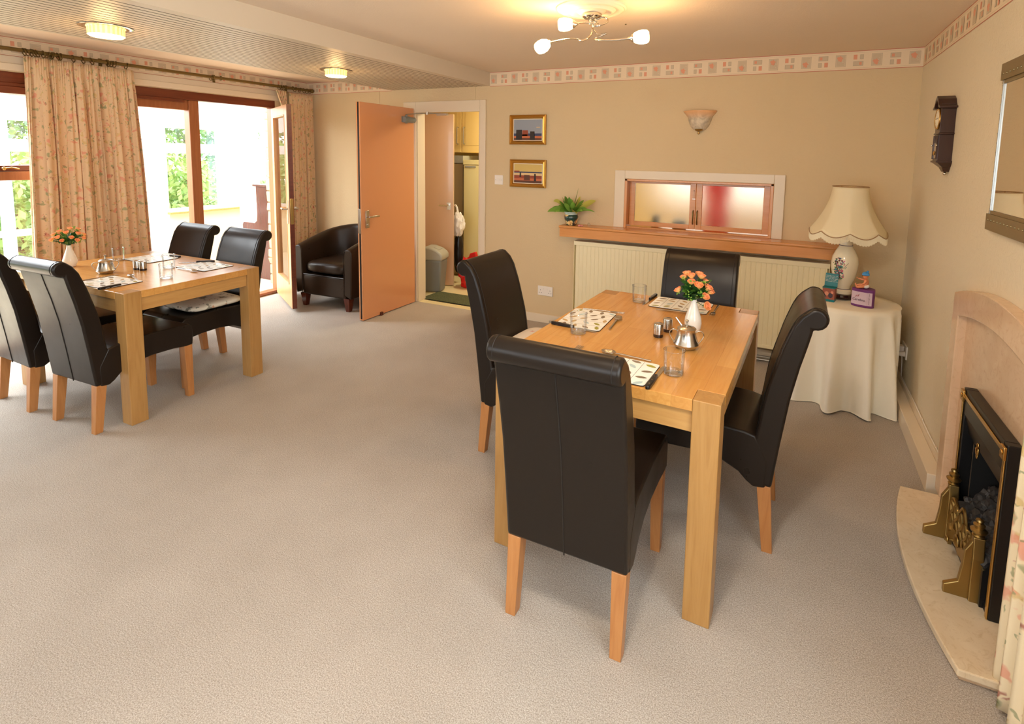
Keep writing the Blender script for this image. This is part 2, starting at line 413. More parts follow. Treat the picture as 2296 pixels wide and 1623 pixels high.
def rose_mat():
    m = mat('peach_petal', lin(250, 140, 90), .6); n = NT(m); tc = n.n('ShaderNodeTexCoord'); sp = n.n('ShaderNodeSeparateXYZ')
    n.l(tc.outputs['Generated'], sp.inputs[0])
    n.base(n.ramp(sp.outputs[2], [(.05, lin(246, 220, 130)), (.5, lin(255, 192, 118)), (.95, lin(255, 146, 100))])); return m
M['rose'] = rose_mat()
M['leaf'] = mat('dark_leaf', lin(46, 92, 40), .45); M['leaf_l'] = mat('light_leaf', lin(130, 170, 66), .5)
M['leaf_y'] = mat('yellow_green_leaf', lin(196, 186, 84), .5); M['leaf_m'] = mat('mid_green_leaf', lin(90, 134, 46), .45)
M['soil'] = mat('potting_soil', lin(90, 52, 36), .95)
def pot_mat():
    m = mat('painted_pot_glaze', lin(36, 74, 66), .2, coat=.4); n = NT(m); co = n.coord()
    v = n.n('ShaderNodeTexVoronoi'); v.inputs['Scale'].default_value = 17; n.l(co, v.inputs['Vector'])
    w = n.noise(co, 34, 2)
    c = n.ramp(v.outputs['Distance'], [(.12, lin(160, 60, 36)), (.2, lin(236, 190, 116)), (.42, lin(244, 214, 150)), (.5, lin(30, 66, 58))])
    n.base(n.mix(n.ramp(w, [(.55, BLACK), (.6, (.8, .8, .8, 1))]), c, lin(60, 36, 40))); return m
M['pot'] = pot_mat()
def vase_dec():
    m = mat('cream_vase_glaze', lin(238, 226, 196), .12, coat=.5); return m
M['lampbody'] = vase_dec()

# ------------------------------------------------------------------ the room
XL, XR, YB, YF, ZC = -4.93, .70, 4.35, -1.9, 2.265
ZBEAM, XB0, XB1 = 2.143, -3.735, -2.587
bm = B(); box(bm, XL, XR+.1, YF, YB, -.1, 0); struct('floor', bm, M['carpet'], smooth=False)
bm = B(); box(bm, XL-.3, XR+.15, YF-.15, YB+.12, ZC, ZC+.12); struct('ceiling', bm, M['ceil'], smooth=False)
# back wall with doorway and serving hatch
DX0, DX1, DZ = -3.425, -2.685, 1.925
HX0, HX1, HZ0, HZ1 = -1.275, -.145, .93, 1.337
bm = B(); t = .12
for (x0, x1, z0, z1) in ((XL-.3, DX0, 0, ZC), (DX0, DX1, DZ, ZC), (DX1, HX0, 0, ZC), (HX0, HX1, 0, HZ0), (HX0, HX1, HZ1, ZC), (HX1, XR+.15, 0, ZC)):
    box(bm, x0, x1, YB, YB+t, z0, z1)
struct('wall_back', bm, M['wall'], smooth=False)
# left wall: window 1 (Y .6..3.1 glazing), doorway 3.13..3.87
WY0, WY1, WZ1 = .1, 3.93, 2.03
bm = B()
box(bm, XL-.27, XL, YF-.15, WY0, 0, ZC); box(bm, XL-.13, XL, WY1, YB, 0, ZC); box(bm, XL-.27, XL, WY0, WY1, WZ1, ZC)
struct('wall_left', bm, M['wall'], smooth=False)
# stone facing of the house seen at the door reveal (conservatory side)
bm = B()
ys = 4.15
z = 0
while z < 2.1:
    h = random.uniform(.07, .2)
    hexa(bm, [(XL-.45, ys-random.uniform(0, .03), z), (XL-.16, ys-.06-random.uniform(0, .03), z), (XL-.16, 4.2, z), (XL-.45, 4.2, z)],
         [(XL-.45, ys-random.uniform(0, .03), z+h-.008), (XL-.16, ys-.06-random.uniform(0, .03), z+h-.008), (XL-.16, 4.2, z+h-.008), (XL-.45, 4.2, z+h-.008)])
    z += h
o = struct('trim_1', bm, M['stone'], smooth=False, bevel=.012)
# right wall, front wall (behind the camera) with windows
RW0, RW1, RZ0, RZ1 = -.95, 1.15, .75, 2.05
bm = B()
box(bm, XR, XR+.15, YF-.15, RW0, 0, ZC); box(bm, XR, XR+.15, RW1, 2.125, 0, ZC); box(bm, XR, XR+.15, 2.545, YB, 0, ZC); box(bm, XR, XR+.15, 2.125, 2.545, .56, ZC); box(bm, XR+.13, XR+.15, 2.125, 2.545, 0, .56); box(bm, XR, XR+.15, RW0, RW1, 0, RZ0); box(bm, XR, XR+.15, RW0, RW1, RZ1, ZC)
struct('wall_right', bm, M['wall_r'], smooth=False)
FX0, FX1, FZ0, FZ1 = -3.15, .35, .55, 2.1
bm = B()
box(bm, XL, FX0, YF-.15, YF, 0, ZC); box(bm, FX1, XR, YF-.15, YF, 0, ZC); box(bm, FX0, FX1, YF-.15, YF, 0, FZ0); box(bm, FX0, FX1, YF-.15, YF, FZ1, ZC)
struct('wall_front', bm, M['wall'], smooth=False)
def simple_window(name, ax, pos, a0, a1, z0, z1, n):
    root = None
    bm = B(); f = .05
    def bx(a, b, c, d):
        if ax == 'y': box(bm, a, b, pos-.03, pos+.03, c, d)
        else: box(bm, pos-.03, pos+.03, a, b, c, d)
    bx(a0, a1, z0, z0+f); bx(a0, a1, z1-f, z1)
    for i in range(n+1):
        c = a0 + (a1-a0-f)*i/n; bx(c, c+f, z0, z1)
    w = struct(name, bm, M['upvc'], smooth=False)
    bm = B()
    if ax == 'y': quad(bm, (a0, pos, z0), (a1, pos, z0), (a1, pos, z1), (a0, pos, z1))
    else: quad(bm, (pos, a0, z0), (pos, a1, z0), (pos, a1, z1), (pos, a0, z1))
    mk('pane', bm, M['glass'], w, smooth=False)
    return w
simple_window('window_3', 'y', YF-.08, FX0, FX1, FZ0, FZ1, 3)
simple_window('window_4', 'x', XR+.08, RW0, RW1, RZ0, RZ1, 2)

# dropped beam with fluted underside
bm = B(); box(bm, XB1-.075, XB1, YF, YB, ZBEAM, ZC)            # plain right edge
box(bm, XB0, XB1-.075, YF, YB, ZBEAM+.006, ZC)
nf = 21; pw = (XB1-.075-XB0)/nf
for i in range(nf):
    box(bm, XB0+i*pw, XB0+i*pw+pw-.010, YF, YB, ZBEAM, ZBEAM+.006)
for f in bm.faces:
    if f.calc_center_median().z > ZBEAM+.0059 and abs(f.normal.z) > .5: pass
bm.normal_update()
for f in bm.faces:
    c = f.calc_center_median()
    if abs(c.z-(ZBEAM+.006)) < 1e-4 and f.normal.z < -.5: f.material_index = 1
    if abs(f.normal.x) > .5 and abs(c.z-ZBEAM-.003) < 1e-3: f.material_index = 1
struct('trim_2', bm, [M['flute'], M['groove']], smooth=False)

# wallpaper border
BD = [mat('border_paper', lin(234, 214, 184), .7), mat('border_line', lin(196, 116, 92), .7), mat('border_grey', lin(198, 180, 152), .7), mat('border_rust', lin(226, 158, 126), .7), mat('border_pale', lin(222, 202, 172), .7), mat('border_square', lin(208, 188, 158), .7)]
def border(name, P, z1, L, h=.128, ph=0.0, step=.1065):
    """P(u, z, d) -> point, u along the wall, d off the wall"""
    bm = B(); z0 = z1-h; cnt = [0]
    def q(u0, u1, a, b, d, mi):
        quad(bm, P(u0, a, d), P(u1, a, d), P(u1, b, d), P(u0, b, d), mi)
    q(0, L, z0, z1, .001, 0); q(0, L, z0, z0+.004, .0015, 1); q(0, L, z1-.004, z1, .0015, 1)
    q(0, L, z0+.012, z0+.0135, .0015, 5); q(0, L, z1-.0135, z1-.012, .0015, 5)
    u = .012+ph; k = 0
    rnd = random.Random(3)
    while u+.07 < L:
        zc = (z0+z1)/2
        if k % 2 == 0:
            q(u, u+.062, zc-.041, zc+.041, .002, 2); q(u+.003, u+.059, zc-.038, zc+.038, .0025, 4); q(u+.006, u+.056, zc-.035, zc+.035, .003, 5)
            top = (k//2) % 2
            zz = zc-.004 if top else zc-.032
            pts = [P(u+.010+.032*(.5+.5*math.cos(a)*(1+.3*math.sin(5*a))), zz+.036*(.5+.5*math.sin(a)*(1+.25*math.cos(5*a))), .0035) for a in [2*PI*i/20 for i in range(20)]]
            poly(bm, pts, 3)
            for j in range(5):
                a = u+.036+rnd.random()*.014; b = zc-.026+rnd.random()*.045
                q(a, a+.003, b, b+.006, .0035, 4)
        else:
            s = .022
            fl = (k//2) % 2
            for (a, b, w, mi) in (((0, .006, s, 3), (.038, .006, s, 2), (0, -.038, .060, 2)) if fl else ((0, .006, .060, 2), (0, -.038, s, 2), (.038, -.038, s, 3))):
                q(u+a, u+a+w, zc+b, zc+b+.032, .002, mi)
                q(u+a+.004, u+a+w-.004, zc+b+.004, zc+b+.028, .0025, 5 if mi == 2 else 3)
                if w > .05: q(u+a+(.036 if fl else .008), u+a+(.05 if fl else .024), zc+b+.006, zc+b+.026, .003, 3)
        u += step; k += 1
    return struct(name, bm, BD, smooth=False)
border('trim_3', lambda u, z, d: (XB1+u, YB-d, z), ZC, XR-XB1)
border('trim_4', lambda u, z, d: (XR-d, YB-u, z), ZC, YB-YF, ph=.03)
border('trim_5', lambda u, z, d: (XL+d, YF+u, z), ZC, YB-YF)
border('trim_6', lambda u, z, d: (XL+u, YB-d, z), ZC, XB0-XL, ph=.02)

# wallpaper joint ribs above the door
bm = B()
box(bm, -3.915, -3.9, YB-.004, YB, 2.0, ZC-.128); box(bm, -2.745, -2.741, YB-.003, YB, 2.02, ZBEAM)
struct('trim_7', bm, M['wall'], smooth=False)

# door architrave (kitchen doorway)
def frame_bars(bm, x0, x1, z1, w, y0, y1):
    box(bm, x0-w, x0, y0, y1, 0, z1+w); box(bm, x1, x1+w, y0, y1, 0, z1+w); box(bm, x0, x1, y0, y1, z1, z1+w)
bm = B(); box(bm, DX0-.155, DX0+.0, YB-.018, YB+.0, 0, 2.02); box(bm, DX1, DX1+.063, YB-.018, YB, 0, 2.02); box(bm, DX0, DX1, YB-.018, YB, DZ-.012, 2.02)
box(bm, DX0, DX0+.008, YB-.0, YB+.12, 0, DZ); box(bm, DX1-.02, DX1, YB-.0, YB+.12, 0, DZ)
struct('trim_8', bm, M['gloss_white'], smooth=False, bevel=.004)
# skirting
bm = B(); box(bm, DX1+.063, XR, YB-.016, YB, 0, .078)
struct('baseboard_back', bm, M['gloss_white'], smooth=False, bevel=.004)
bm = B(); box(bm, XL, DX0-.155, YB-.016, YB, 0, .078)
struct('baseboard_left', bm, M['gloss_white'], smooth=False, bevel=.004)
bm = B()
box(bm, XR-.075, XR-.015, 2.90, 4.33, 0, .095)     # boxed pipe casing
box(bm, XR-.015, XR, 2.90, 4.35, 0, .125)
for y in (3.1, 3.42, 3.78): box(bm, XR-.012, XR-.002, y, y+.018, .128, .14)
struct('baseboard_right', bm, M['gloss_white'], smooth=False, bevel=.003)
bm = B(); tube(bm, [(XR-.008, y, .136+.003*math.sin(y*9)) for y in [2.92+.1*i for i in range(12)]+[4.07, 4.08]]+[(XR-.01, 4.085, .22), (XR-.015, 4.08, .27)], .003, 6)
setp(mk('cable', bm, M['plastic_w']), 'thin white cable running along the top of the skirting casing on the right wall', 'cable')

# ---- patio door unit
bm = B(); Xf0, Xf1 = XL-.10, XL+.0
box(bm, Xf0, Xf1, WY0, WY1+.0, 1.955, WZ1)                    # head
box(bm, Xf0, Xf1, 3.905, WY1, 0, 1.955, 1)                     # right jamb
box(bm, Xf0, Xf1, WY0, WY1, 0, .035, 1)                       # threshold
w1 = struct('window_1', bm, [M['mahog'], M['sapele']], smooth=False, bevel=.004)
bm = B(); box(bm, Xf0-.01, Xf1+.012, WY0-.03, 3.0, 1.93, 1.955); box(bm, Xf0-.02, Xf1+.02, WY0, 2.2, 1.88, 1.93)
mk('head_rail', bm, M['mahog'], w1, smooth=False, bevel=.004)
bm = B(); box(bm, Xf0+.01, Xf1-.01, 3.045, 3.135, .03, 1.955); mk('post', bm, M['sapele'], w1, smooth=False, bevel=.004)
bm = B(); box(bm, Xf0+.01, Xf1-.02, 2.35, 3.045, 1.865, 1.955); box(bm, Xf0+.01, Xf1-.02, 2.35, 3.045, .035, .16); box(bm, Xf0+.01, Xf1-.02, 2.28, 2.36, .035, 1.955)
mk('fixed_frame', bm, M['sapele'], w1, smooth=False, bevel=.004)
bm = B(); quad(bm, (XL-.06, 2.35, .15), (XL-.06, 3.05, .15), (XL-.06, 3.05, 1.87), (XL-.06, 2.35, 1.87)); mk('pane', bm, M['glass'], w1, smooth=False)
bm = B(); box(bm, Xf0, Xf1-.01, WY0, 2.28, 1.345, 1.385); box(bm, Xf0, Xf1, WY0, 2.28, 1.28, 1.343, 1); box(bm, Xf0, Xf1, WY0, WY0+.07, .035, 1.955); box(bm, Xf0, Xf1, .7, .78, .035, 1.955)
mk('transom', bm, [M['mahog'], M['sapele']], w1, smooth=False, bevel=.004)
bm = B(); quad(bm, (XL-.06, WY0, .03), (XL-.06, 2.3, .03), (XL-.06, 2.3, 1.95), (XL-.06, WY0, 1.95)); mk('pane', bm, M['glass'], w1, smooth=False)
bm = B(); cyl(bm, (XL+.0, 1.74, 1.365), (XL+.03, 1.74, 1.365), .008); tube(bm, [(XL+.03, 1.74, 1.365), (XL+.033, 1.78, 1.37), (XL+.03, 1.82, 1.36)], .006, 8); sphere(bm, (XL+.03, 1.74, 1.365), .012)
mk('casement_handle', bm, M['brass'], w1)
# plaster box above the window head
bm = B(); box(bm, XL, XL+.03, WY0-.2, 4.0, 2.035, 2.085); box(bm, XL, XL+.012, WY0-.2, 4.0, 2.085, ZC-.128)
struct('trim_9', bm, M['gloss_white'], smooth=False, bevel=.004)

# patio leaf
hx, hy = -4.835, 3.83; lx, ly = -4.19, 3.482
ang = math.atan2(ly-hy, lx-hx); Ld = math.hypot(lx-hx, ly-hy)
d1 = thing('door_1', (hx, hy, 0), ang, None, None); d1['kind'] = 'structure'
bm = B(); t2 = .022
box(bm, 0, .1, -t2, t2, .035, 1.94); box(bm, Ld-.1, Ld, -t2, t2, .035, 1.94); box(bm, .1, Ld-.1, -t2, t2, 1.85, 1.94); box(bm, .1, Ld-.1, -t2, t2, .035, .25)
for (a, b, c, d) in ((.1, .112, .25, 1.85), (Ld-.112, Ld-.1, .25, 1.85), (.1, Ld-.1, .25, .262), (.1, Ld-.1, 1.838, 1.85)): box(bm, a, b, -t2-.004, t2+.004, c, d)
mk('door_frame', bm, M['pine'], d1, smooth=False, bevel=.003)
bm = B(); box(bm, Ld, Ld+.006, -t2+.002, t2-.002, .035, 1.94); box(bm, Ld+.006, Ld+.009, -.006, .006, .04, 1.935); mk('edge_strip', bm, M['mahog'], d1, smooth=False)
bm = B(); quad(bm, (.1, 0, .25), (Ld-.1, 0, .25), (Ld-.1, 0, 1.85), (.1, 0, 1.85)); mk('pane', bm, M['glass'], d1, smooth=False)
bm = B(); box(bm, Ld+.006, Ld+.012, -.015, .015, .84, 1.08); mk('lock_plate', bm, M['brass'], d1, smooth=False, bevel=.002)
for s in (-1, 1):
    bm = B(); box(bm, Ld-.075, Ld-.035, s*t2, s*(t2+.006), .84, 1.06); cyl(bm, (Ld-.055, s*t2, .98), (Ld-.055, s*(t2+.045), .98), .009); tube(bm, [(Ld-.055, s*(t2+.045), .98), (Ld-.11, s*(t2+.048), .982), (Ld-.16, s*(t2+.04), .978)], .008, 8)
    mk('door_handle', bm, M['steel'], d1)
# main peach door, open at a right angle into the room
d2 = thing('door_2', (-3.45, YB-.03, 0), 0, None, None); d2['kind'] = 'structure'
bm = B(); box(bm, -.022, .022, -.745, -.015, .008, 1.952); mk('door_panel', bm, M['door'], d2, smooth=False, bevel=.002)
bm = B(); box(bm, -.006, .010, -.7475, -.7445, .02, 1.95); mk('seal_strip', bm, M['black'], d2, smooth=False)
bm = B(); box(bm, .022, .03, -.70, -.655, .845, 1.0); cyl(bm, (.03, -.685, .945), (.06, -.685, .945), .008); box(bm, .052, .066, -.69, -.56, .937, .952); cyl(bm, (.03, -.677, .875), (.037, -.677, .875), .009)
mk('door_handle', bm, M['steel'], d2, bevel=.002)
bm = B(); cyl(bm, (-.03, -.685, .945), (-.062, -.685, .945), .008); box(bm, -.068, -.054, -.69, -.57, .937, .952); box(bm, -.03, -.022, -.70, -.655, .845, 1.0); box(bm, -.014, .014, -.7505, -.746, .80, 1.02)
mk('lock_case', bm, M['steel'], d2, bevel=.002)
bm = B()
cyl(bm, (.045, -.19, 1.835), (.045, -.12, 1.838), .03, seg=24); cyl(bm, (.045, -.12, 1.838), (.045, -.035, 1.838), .026, seg=24); box(bm, .022, .03, -.2, -.03, 1.81, 1.865); cyl(bm, (.045, -.155, 1.80), (.045, -.155, 1.88), .012)
mk('door_closer', bm, M['grey_pl'], d2, bevel=.002)
bm = B(); tube(bm, [(.045, -.155, 1.885), (.10, -.06, 1.90), (.30, .05, 1.905)], .005, 8); cyl(bm, (.18, -.01, 1.89), (.18, -.01, 1.92), .012); box(bm, .26, .38, .03, .06, 1.885, 1.905)
mk('closer_arm', bm, M['alu'], d2)
bm = B(); prism(bm, [(-3.47, 0), (-3.41, 0), (-3.41, .03), (-3.44, .034)], 'y', 3.79, 3.82)
setp(mk('door_wedge', bm, M['darkwood'], smooth=False, bevel=.002), 'small dark wedge on the carpet holding the peach door open', 'door stop')

# ------------------------------------------------------------------ serving hatch
bm = B()
box(bm, -1.362, HX0-.0, YB-.018, YB, HZ0, 1.407); box(bm, HX1, -.07, YB-.018, YB, HZ0, 1.407); box(bm, HX0, HX1, YB-.018, YB, HZ1, 1.407)
struct('trim_10', bm, M['gloss_white'], smooth=False, bevel=.004)
yd = YB+.055
bm = B(); box(bm, HX0, HX0+.022, YB-.02, YB+.12, HZ0, HZ1); box(bm, HX1-.022, HX1, YB-.02, YB+.12, HZ0, HZ1); box(bm, HX0, HX1, YB-.02, YB+.12, HZ1-.018, HZ1); box(bm, HX0, HX1, YB+.0, YB+.12, HZ0-.001, HZ0+.012)
w2 = struct('window_2', bm, M['sill_z'], smooth=False, bevel=.003)
xm = (HX0+HX1)/2
for (a, b, s) in ((HX0+.024, xm-.002, 1), (xm+.002, HX1-.024, -1)):
    bm = B(); f = .045; z0, z1 = HZ0+.018, HZ1-.02
    box(bm, a, a+f, yd, yd+.02, z0, z1); box(bm, b-f, b, yd, yd+.02, z0, z1); box(bm, a+f, b-f, yd, yd+.02, z0, z0+f*.8); box(bm, a+f, b-f, yd, yd+.02, z1-f*.35, z1)
    sh = mk('hatch_door', bm, M['sill'], w2, smooth=False, bevel=.002)
    bm = B(); box(bm, a+f, b-f, yd+.008, yd+.012, z0+f*.8, z1-f*.35); mk('frosted_pane', bm, M['frost'], sh, smooth=False)
    xx = b-.014 if s == 1 else a+.014
    bm = B(); tube(bm, smoothpts([(xx, yd, .99), (xx, yd-.018, 1.0), (xx, yd-.024, 1.045), (xx, yd-.018, 1.09), (xx, yd, 1.10)], 4), .0045, 8)
    mk('hatch_handle', bm, M['rod'], sh)
    if s == 1:
        bm = B(); tube(bm, [(xx, yd-.004, 1.195), (xx, yd-.004, 1.255)], .0015, 6); sphere(bm, (xx, yd-.005, 1.258), .005); box(bm, xx-.012, xx+.012, yd-.004, yd, 1.19, 1.194)
        mk('hook', bm, M['steel'], sh)

# sill shelf
bm = B(); YS = 4.165
r = [(.0, 0)]
prism(bm, [(YS, .915), (YS+.006, .908), (YB, .908), (YB, .93), (YS+.006, .93), (YS, .924)], 'x', -1.79, XR-.02-.38, 0)
o = mk('shelf', bm, M['sill'], smooth=False, bevel=.003); setp(o, 'long varnished wooden shelf across the back wall below the serving hatch', 'shelf')
bm = B(); box(bm, -1.785, XR-.02-.383, YS+.008, YS+.03, .835, .908); box(bm, -1.785, -1.765, YS+.03, YB, .835, .908); mk('shelf_fascia', bm, M['sill'], o, smooth=False, bevel=.002)

# radiator
bm = B(); RX0, RX1, RY = -1.665, .245, 4.225
root = thing('radiator', ((RX0+RX1)/2, RY, 0), 0, 'long cream panel radiator on the back wall under the wooden shelf', 'radiator')
cxr = (RX0+RX1)/2
pts = []
n = 54; pw = (RX1-RX0-.03)/n; x = RX0+.015-cxr
prof = [(RX0-cxr, .03)]
for i in range(n):
    prof += [(x, .0), (x+pw*.8, .0), (x+pw*.88, .0022), (x+pw*.93, .0022)]; x += pw
prof += [(RX1-.0-cxr-.012, 0), (RX1-cxr, .03)]
for (a, b) in zip(prof, prof[1:]): quad(bm, (a[0], a[1], .15), (b[0], b[1], .15), (b[0], b[1], .765), (a[0], a[1], .765))
mk('radiator_panel', bm, M['rad'], root, smooth=False)
bm = B(); box(bm, RX0-cxr-.004, RX1-cxr+.004, -.006, .085, .765, .80); box(bm, RX0-cxr, RX1-cxr, -.002, .08, .125, .15); box(bm, RX0-cxr-.004, RX0-cxr, -.004, .085, .125, .79); box(bm, RX1-cxr, RX1-cxr+.004, -.004, .085, .125, .79)
mk('top_grille', bm, M['rad'], root, smooth=False, bevel=.004)
bm = B(); tube(bm, [(-1.2, .055, .04), (.96, .055, .04), (.975, .055, .06), (.975, .055, .13)], .009, 10); tube(bm, [(-1.2, .06, .015), (.99, .06, .015)], .009, 10)
mk('pipe', bm, M['alu'], root)

# sockets / switch
def socket(name, loc, rz, label, cat, w=.148, h=.088, double=True):
    r = thing(name, loc, rz, label, cat)
    bm = B(); box(bm, -w/2, w/2, -.009, 0, -h/2, h/2); mk('face_plate', bm, M['plastic_w'], r, smooth=False, bevel=.003)
    return r
s = socket('power_socket', (-1.985, YB, .295), 0, 'white double power socket low on the back wall left of the radiator', 'socket')
for sx in (-1, 1):
    bm = B(); box(bm, sx*.018-.008, sx*.018+.008, -.013, -.009, .008, .03); mk('rocker', bm, M['plastic_w'], s, smooth=False, bevel=.002)
    bm = B()
    for (dx, dz, w, h) in ((0, .012, .004, .008), (-.011, -.012, .007, .004), (.011, -.012, .007, .004)): box(bm, sx*.048+dx-w/2, sx*.048+dx+w/2, -.0095, -.0088, dz-h/2-.006, dz+h/2-.006)
    mk('socket_holes', bm, M['black'], s, smooth=False)
s = socket('light_switch', (-2.48, YB, 1.285), 0, 'white three-gang light switch on the back wall beside the kitchen door frame', 'switch', .088, .088)
for k in (-1, 0, 1):
    bm = B(); box(bm, k*.02-.007, k*.02+.007, -.012, -.009, -.012, .012); mk('rocker', bm, M['plastic_w'], s, smooth=False, bevel=.002)
for k in (-1, 1):
    bm = B(); cyl(bm, (k*.034, -.0095, 0), (k*.034, -.0085, 0), .003, seg=8); mk('screw', bm, M['alu'], s)
s = thing('power_socket', (XR, 4.07, .31), -PI/2, 'white power socket with a plug-in adaptor low on the right wall beside the tablecloth', 'socket')
bm = B(); box(bm, -.074, .074, -.009, 0, -.043, .043); mk('face_plate', bm, M['plastic_w'], s, smooth=False, bevel=.003)
bm = B(); box(bm, -.02, .03, -.075, -.012, -.03, .03); box(bm, -.015, .025, -.078, -.074, -.02, .02); mk('adaptor', bm, M['plastic_w'], s, smooth=False, bevel=.006)
bm = B(); cyl(bm, (.05, -.009, -.01), (.05, -.045, -.014), .018, .013); mk('plug', bm, M['plastic_w'], s)

# ------------------------------------------------------------------ pictures (generic stand-ins)
PC = {k: mat('paint_'+k, c, .5) for k, c in dict(sky=lin(150, 156, 166), sky2=lin(214, 184, 108), sea=lin(60, 68, 100), sand=lin(196, 108, 66), dark=lin(44, 36, 34), rust=lin(150, 70, 44), pale=lin(222, 190, 140), shadow=lin(96, 58, 42)).items()}
GOLD = mat('gold_leaf_frame', lin(206, 156, 74), .3, .85); MOUNT = mat('pale_mount', lin(236, 224, 200), .7)
def picture(cx, cz, w, h, rows, blocks, label):
    r = thing('picture', (cx, YB, cz), 0, label, 'picture', 'gilt framed pictures beside the kitchen doorway')
    f = .034; bm = B()
    def ring(a, b, ya, yb):
        O = [(-w/2+a, -h/2+a), (w/2-a, -h/2+a), (w/2-a, h/2-a), (-w/2+a, h/2-a)]; I = [(-w/2+b, -h/2+b), (w/2-b, -h/2+b), (w/2-b, h/2-b), (-w/2+b, h/2-b)]
        for i in range(4):
            j = (i+1) % 4; quad(bm, (O[i][0], ya, O[i][1]), (O[j][0], ya, O[j][1]), (I[j][0], yb, I[j][1]), (I[i][0], yb, I[i][1]))
    ring(0, 0, 0, -.02); ring(0, .008, -.02, -.026); ring(.008, .014, -.026, -.020); ring(.014, .024, -.020, -.024); ring(.024, f, -.024, -.010)
    mk('frame', bm, GOLD, r, smooth=False)
    bm = B(); box(bm, -w/2+f-.002, w/2-f+.002, -.010, -.001, -h/2+f-.002, h/2-f+.002); mk('mount', bm, MOUNT, r, smooth=False)
    bm = B(); names = list(PC); x0, x1, z0, z1 = -w/2+f+.006, w/2-f-.006, -h/2+f+.006, h/2-f-.006
    for (a, b, c) in rows: quad(bm, (x0, -.0105, z0+(z1-z0)*a), (x1, -.0105, z0+(z1-z0)*a), (x1, -.0105, z0+(z1-z0)*b), (x0, -.0105, z0+(z1-z0)*b), names.index(c))
    for (u0, u1, a, b, c) in blocks: quad(bm, (x0+(x1-x0)*u0, -.011, z0+(z1-z0)*a), (x0+(x1-x0)*u1, -.011, z0+(z1-z0)*a), (x0+(x1-x0)*u1*.98, -.011, z0+(z1-z0)*b), (x0+(x1-x0)*(u0+.01), -.011, z0+(z1-z0)*b), names.index(c))
    mk('painting', bm, [PC[n] for n in names], r, smooth=False)
picture(-2.186, 1.742, .36, .262, [(0, .1, 'shadow'), (.1, .2, 'sand'), (.2, .32, 'sea'), (.32, 1, 'sky')], [(.08, .30, .02, .5, 'dark'), (.3, .52, .2, .48, 'rust'), (.58, .76, .0, .42, 'dark'), (.72, .98, .24, .3, 'sea'), (.3, .5, .2, .28, 'pale'), (.8, .95, .6, .64, 'pale')],
        'upper gilt framed picture with dark shapes under a grey-blue sky')
picture(-2.178, 1.352, .36, .248, [(0, .12, 'shadow'), (.12, .24, 'sand'), (.24, .4, 'rust'), (.4, .53, 'pale'), (.53, .6, 'sea'), (.6, 1, 'sky2')], [(.2, .26, .3, .55, 'dark'), (.36, .58, .14, .42, 'shadow'), (.0, .2, .58, .64, 'rust'), (.72, .8, .1, .5, 'dark')],
        'lower gilt framed picture with rust bands under a yellow sky')

# wall sconce
s = thing('wall_light', (-.70, YB, 1.80), 0, 'unlit half-bowl alabaster glass wall light above the hatch', 'wall light')
bm = B()
prof = [(.028, -.065), (.045, -.062), (.068, -.035), (.082, 0), (.092, .035), (.118, .068), (.125, .078)]
n = 24
V = [[bm.verts.new((rr_*math.cos(PI+PI*i/n)*1.0, rr_*math.sin(PI+PI*i/n)*.8, z)) for i in range(n+1)] for rr_, z in prof]
for a, b in zip(V, V[1:]):
    for i in range(n): bm.faces.new((a[i], a[i+1], b[i+1], b[i]))
sm = mat('alabaster_glass', lin(214, 196, 166), .35); nt = NT(sm); tc = nt.n('ShaderNodeTexCoord'); sp = nt.n('ShaderNodeSeparateXYZ'); nt.l(tc.outputs['Generated'], sp.inputs[0])
nzf = nt.noise(nt.coord(), 14, 4, .6, 1.5)
nt.base(nt.mix(nt.ramp(sp.outputs[2], [(.55, BLACK), (.95, (.9, .9, .9, 1))]), nt.ramp(nzf, [(.35, lin(178, 164, 142)), (.65, lin(226, 210, 182))]), lin(236, 176, 120)))
mk('glass_bowl', bm, sm, s, solid=.004)
bm = B(); lathe(bm, [(.004, -.1), (.008, -.095), (.006, -.085), (.008, -.08), (.026, -.072), (.03, -.066), (.028, -.06)], 20, (0, -.03, 0)); mk('finial', bm, M['dull_brass'], s)

# potted plant on the shelf
def blade(bm, base, d, L, wdt, droop, lift, mi=0, seg=7, fold=.25, roll=0):
    d = Vector(d).normalized(); side = d.cross(Vector((0, 0, 1))).normalized(); base = Vector(base)
    side = side*math.cos(roll)+Vector((0, 0, 1))*math.sin(roll)
    prev = None
    for i in range(seg+1):
        t = i/seg; p = base + d*L*t*(1-.2*t) + Vector((0, 0, lift*t - droop*t*t))
        w = wdt*math.sin(PI*min(1, (t*.92+.06)))**.8*(.35 if t < .2 else 1)
        w = max(w, .001)
        a = bm.verts.new(p+side*w+Vector((0, 0, fold*w))); c = bm.verts.new(p); b = bm.verts.new(p-side*w+Vector((0, 0, fold*w)))
        if prev:
            bm.faces.new((prev[0], prev[1], c, a)).material_index = mi; bm.faces.new((prev[1], prev[2], b, c)).material_index = mi
        prev = (a, c, b)
pl = thing('potted_plant', (-1.705, 4.235, .93), 0, 'leafy green and yellow plant in a painted pot at the left end of the shelf', 'plant')
bm = B(); lathe(bm, [(.036, 0), (.042, .003), (.052, .03), (.06, .058), (.061, .075), (.054, .09), (.05, .093)], 36); mk('pot', bm, M['pot'], pl)
bm = B(); lathe(bm, [(.05, .09), (.056, .098), (.054, .104), (.06, .11), (.06, .116), (.052, .116), (.05, .10)], 36, cap=False); mk('pot_rim', bm, mat('pot_rim_glaze', lin(190, 204, 196), .2), pl)
bm = B(); lathe(bm, [(.05, .104), (.0, .110)], 20, cap=False); mk('soil', bm, M['soil'], pl)
rnd = random.Random(5)
LV = [M['leaf_m'], M['leaf_l'], M['leaf_y'], M['leaf']]
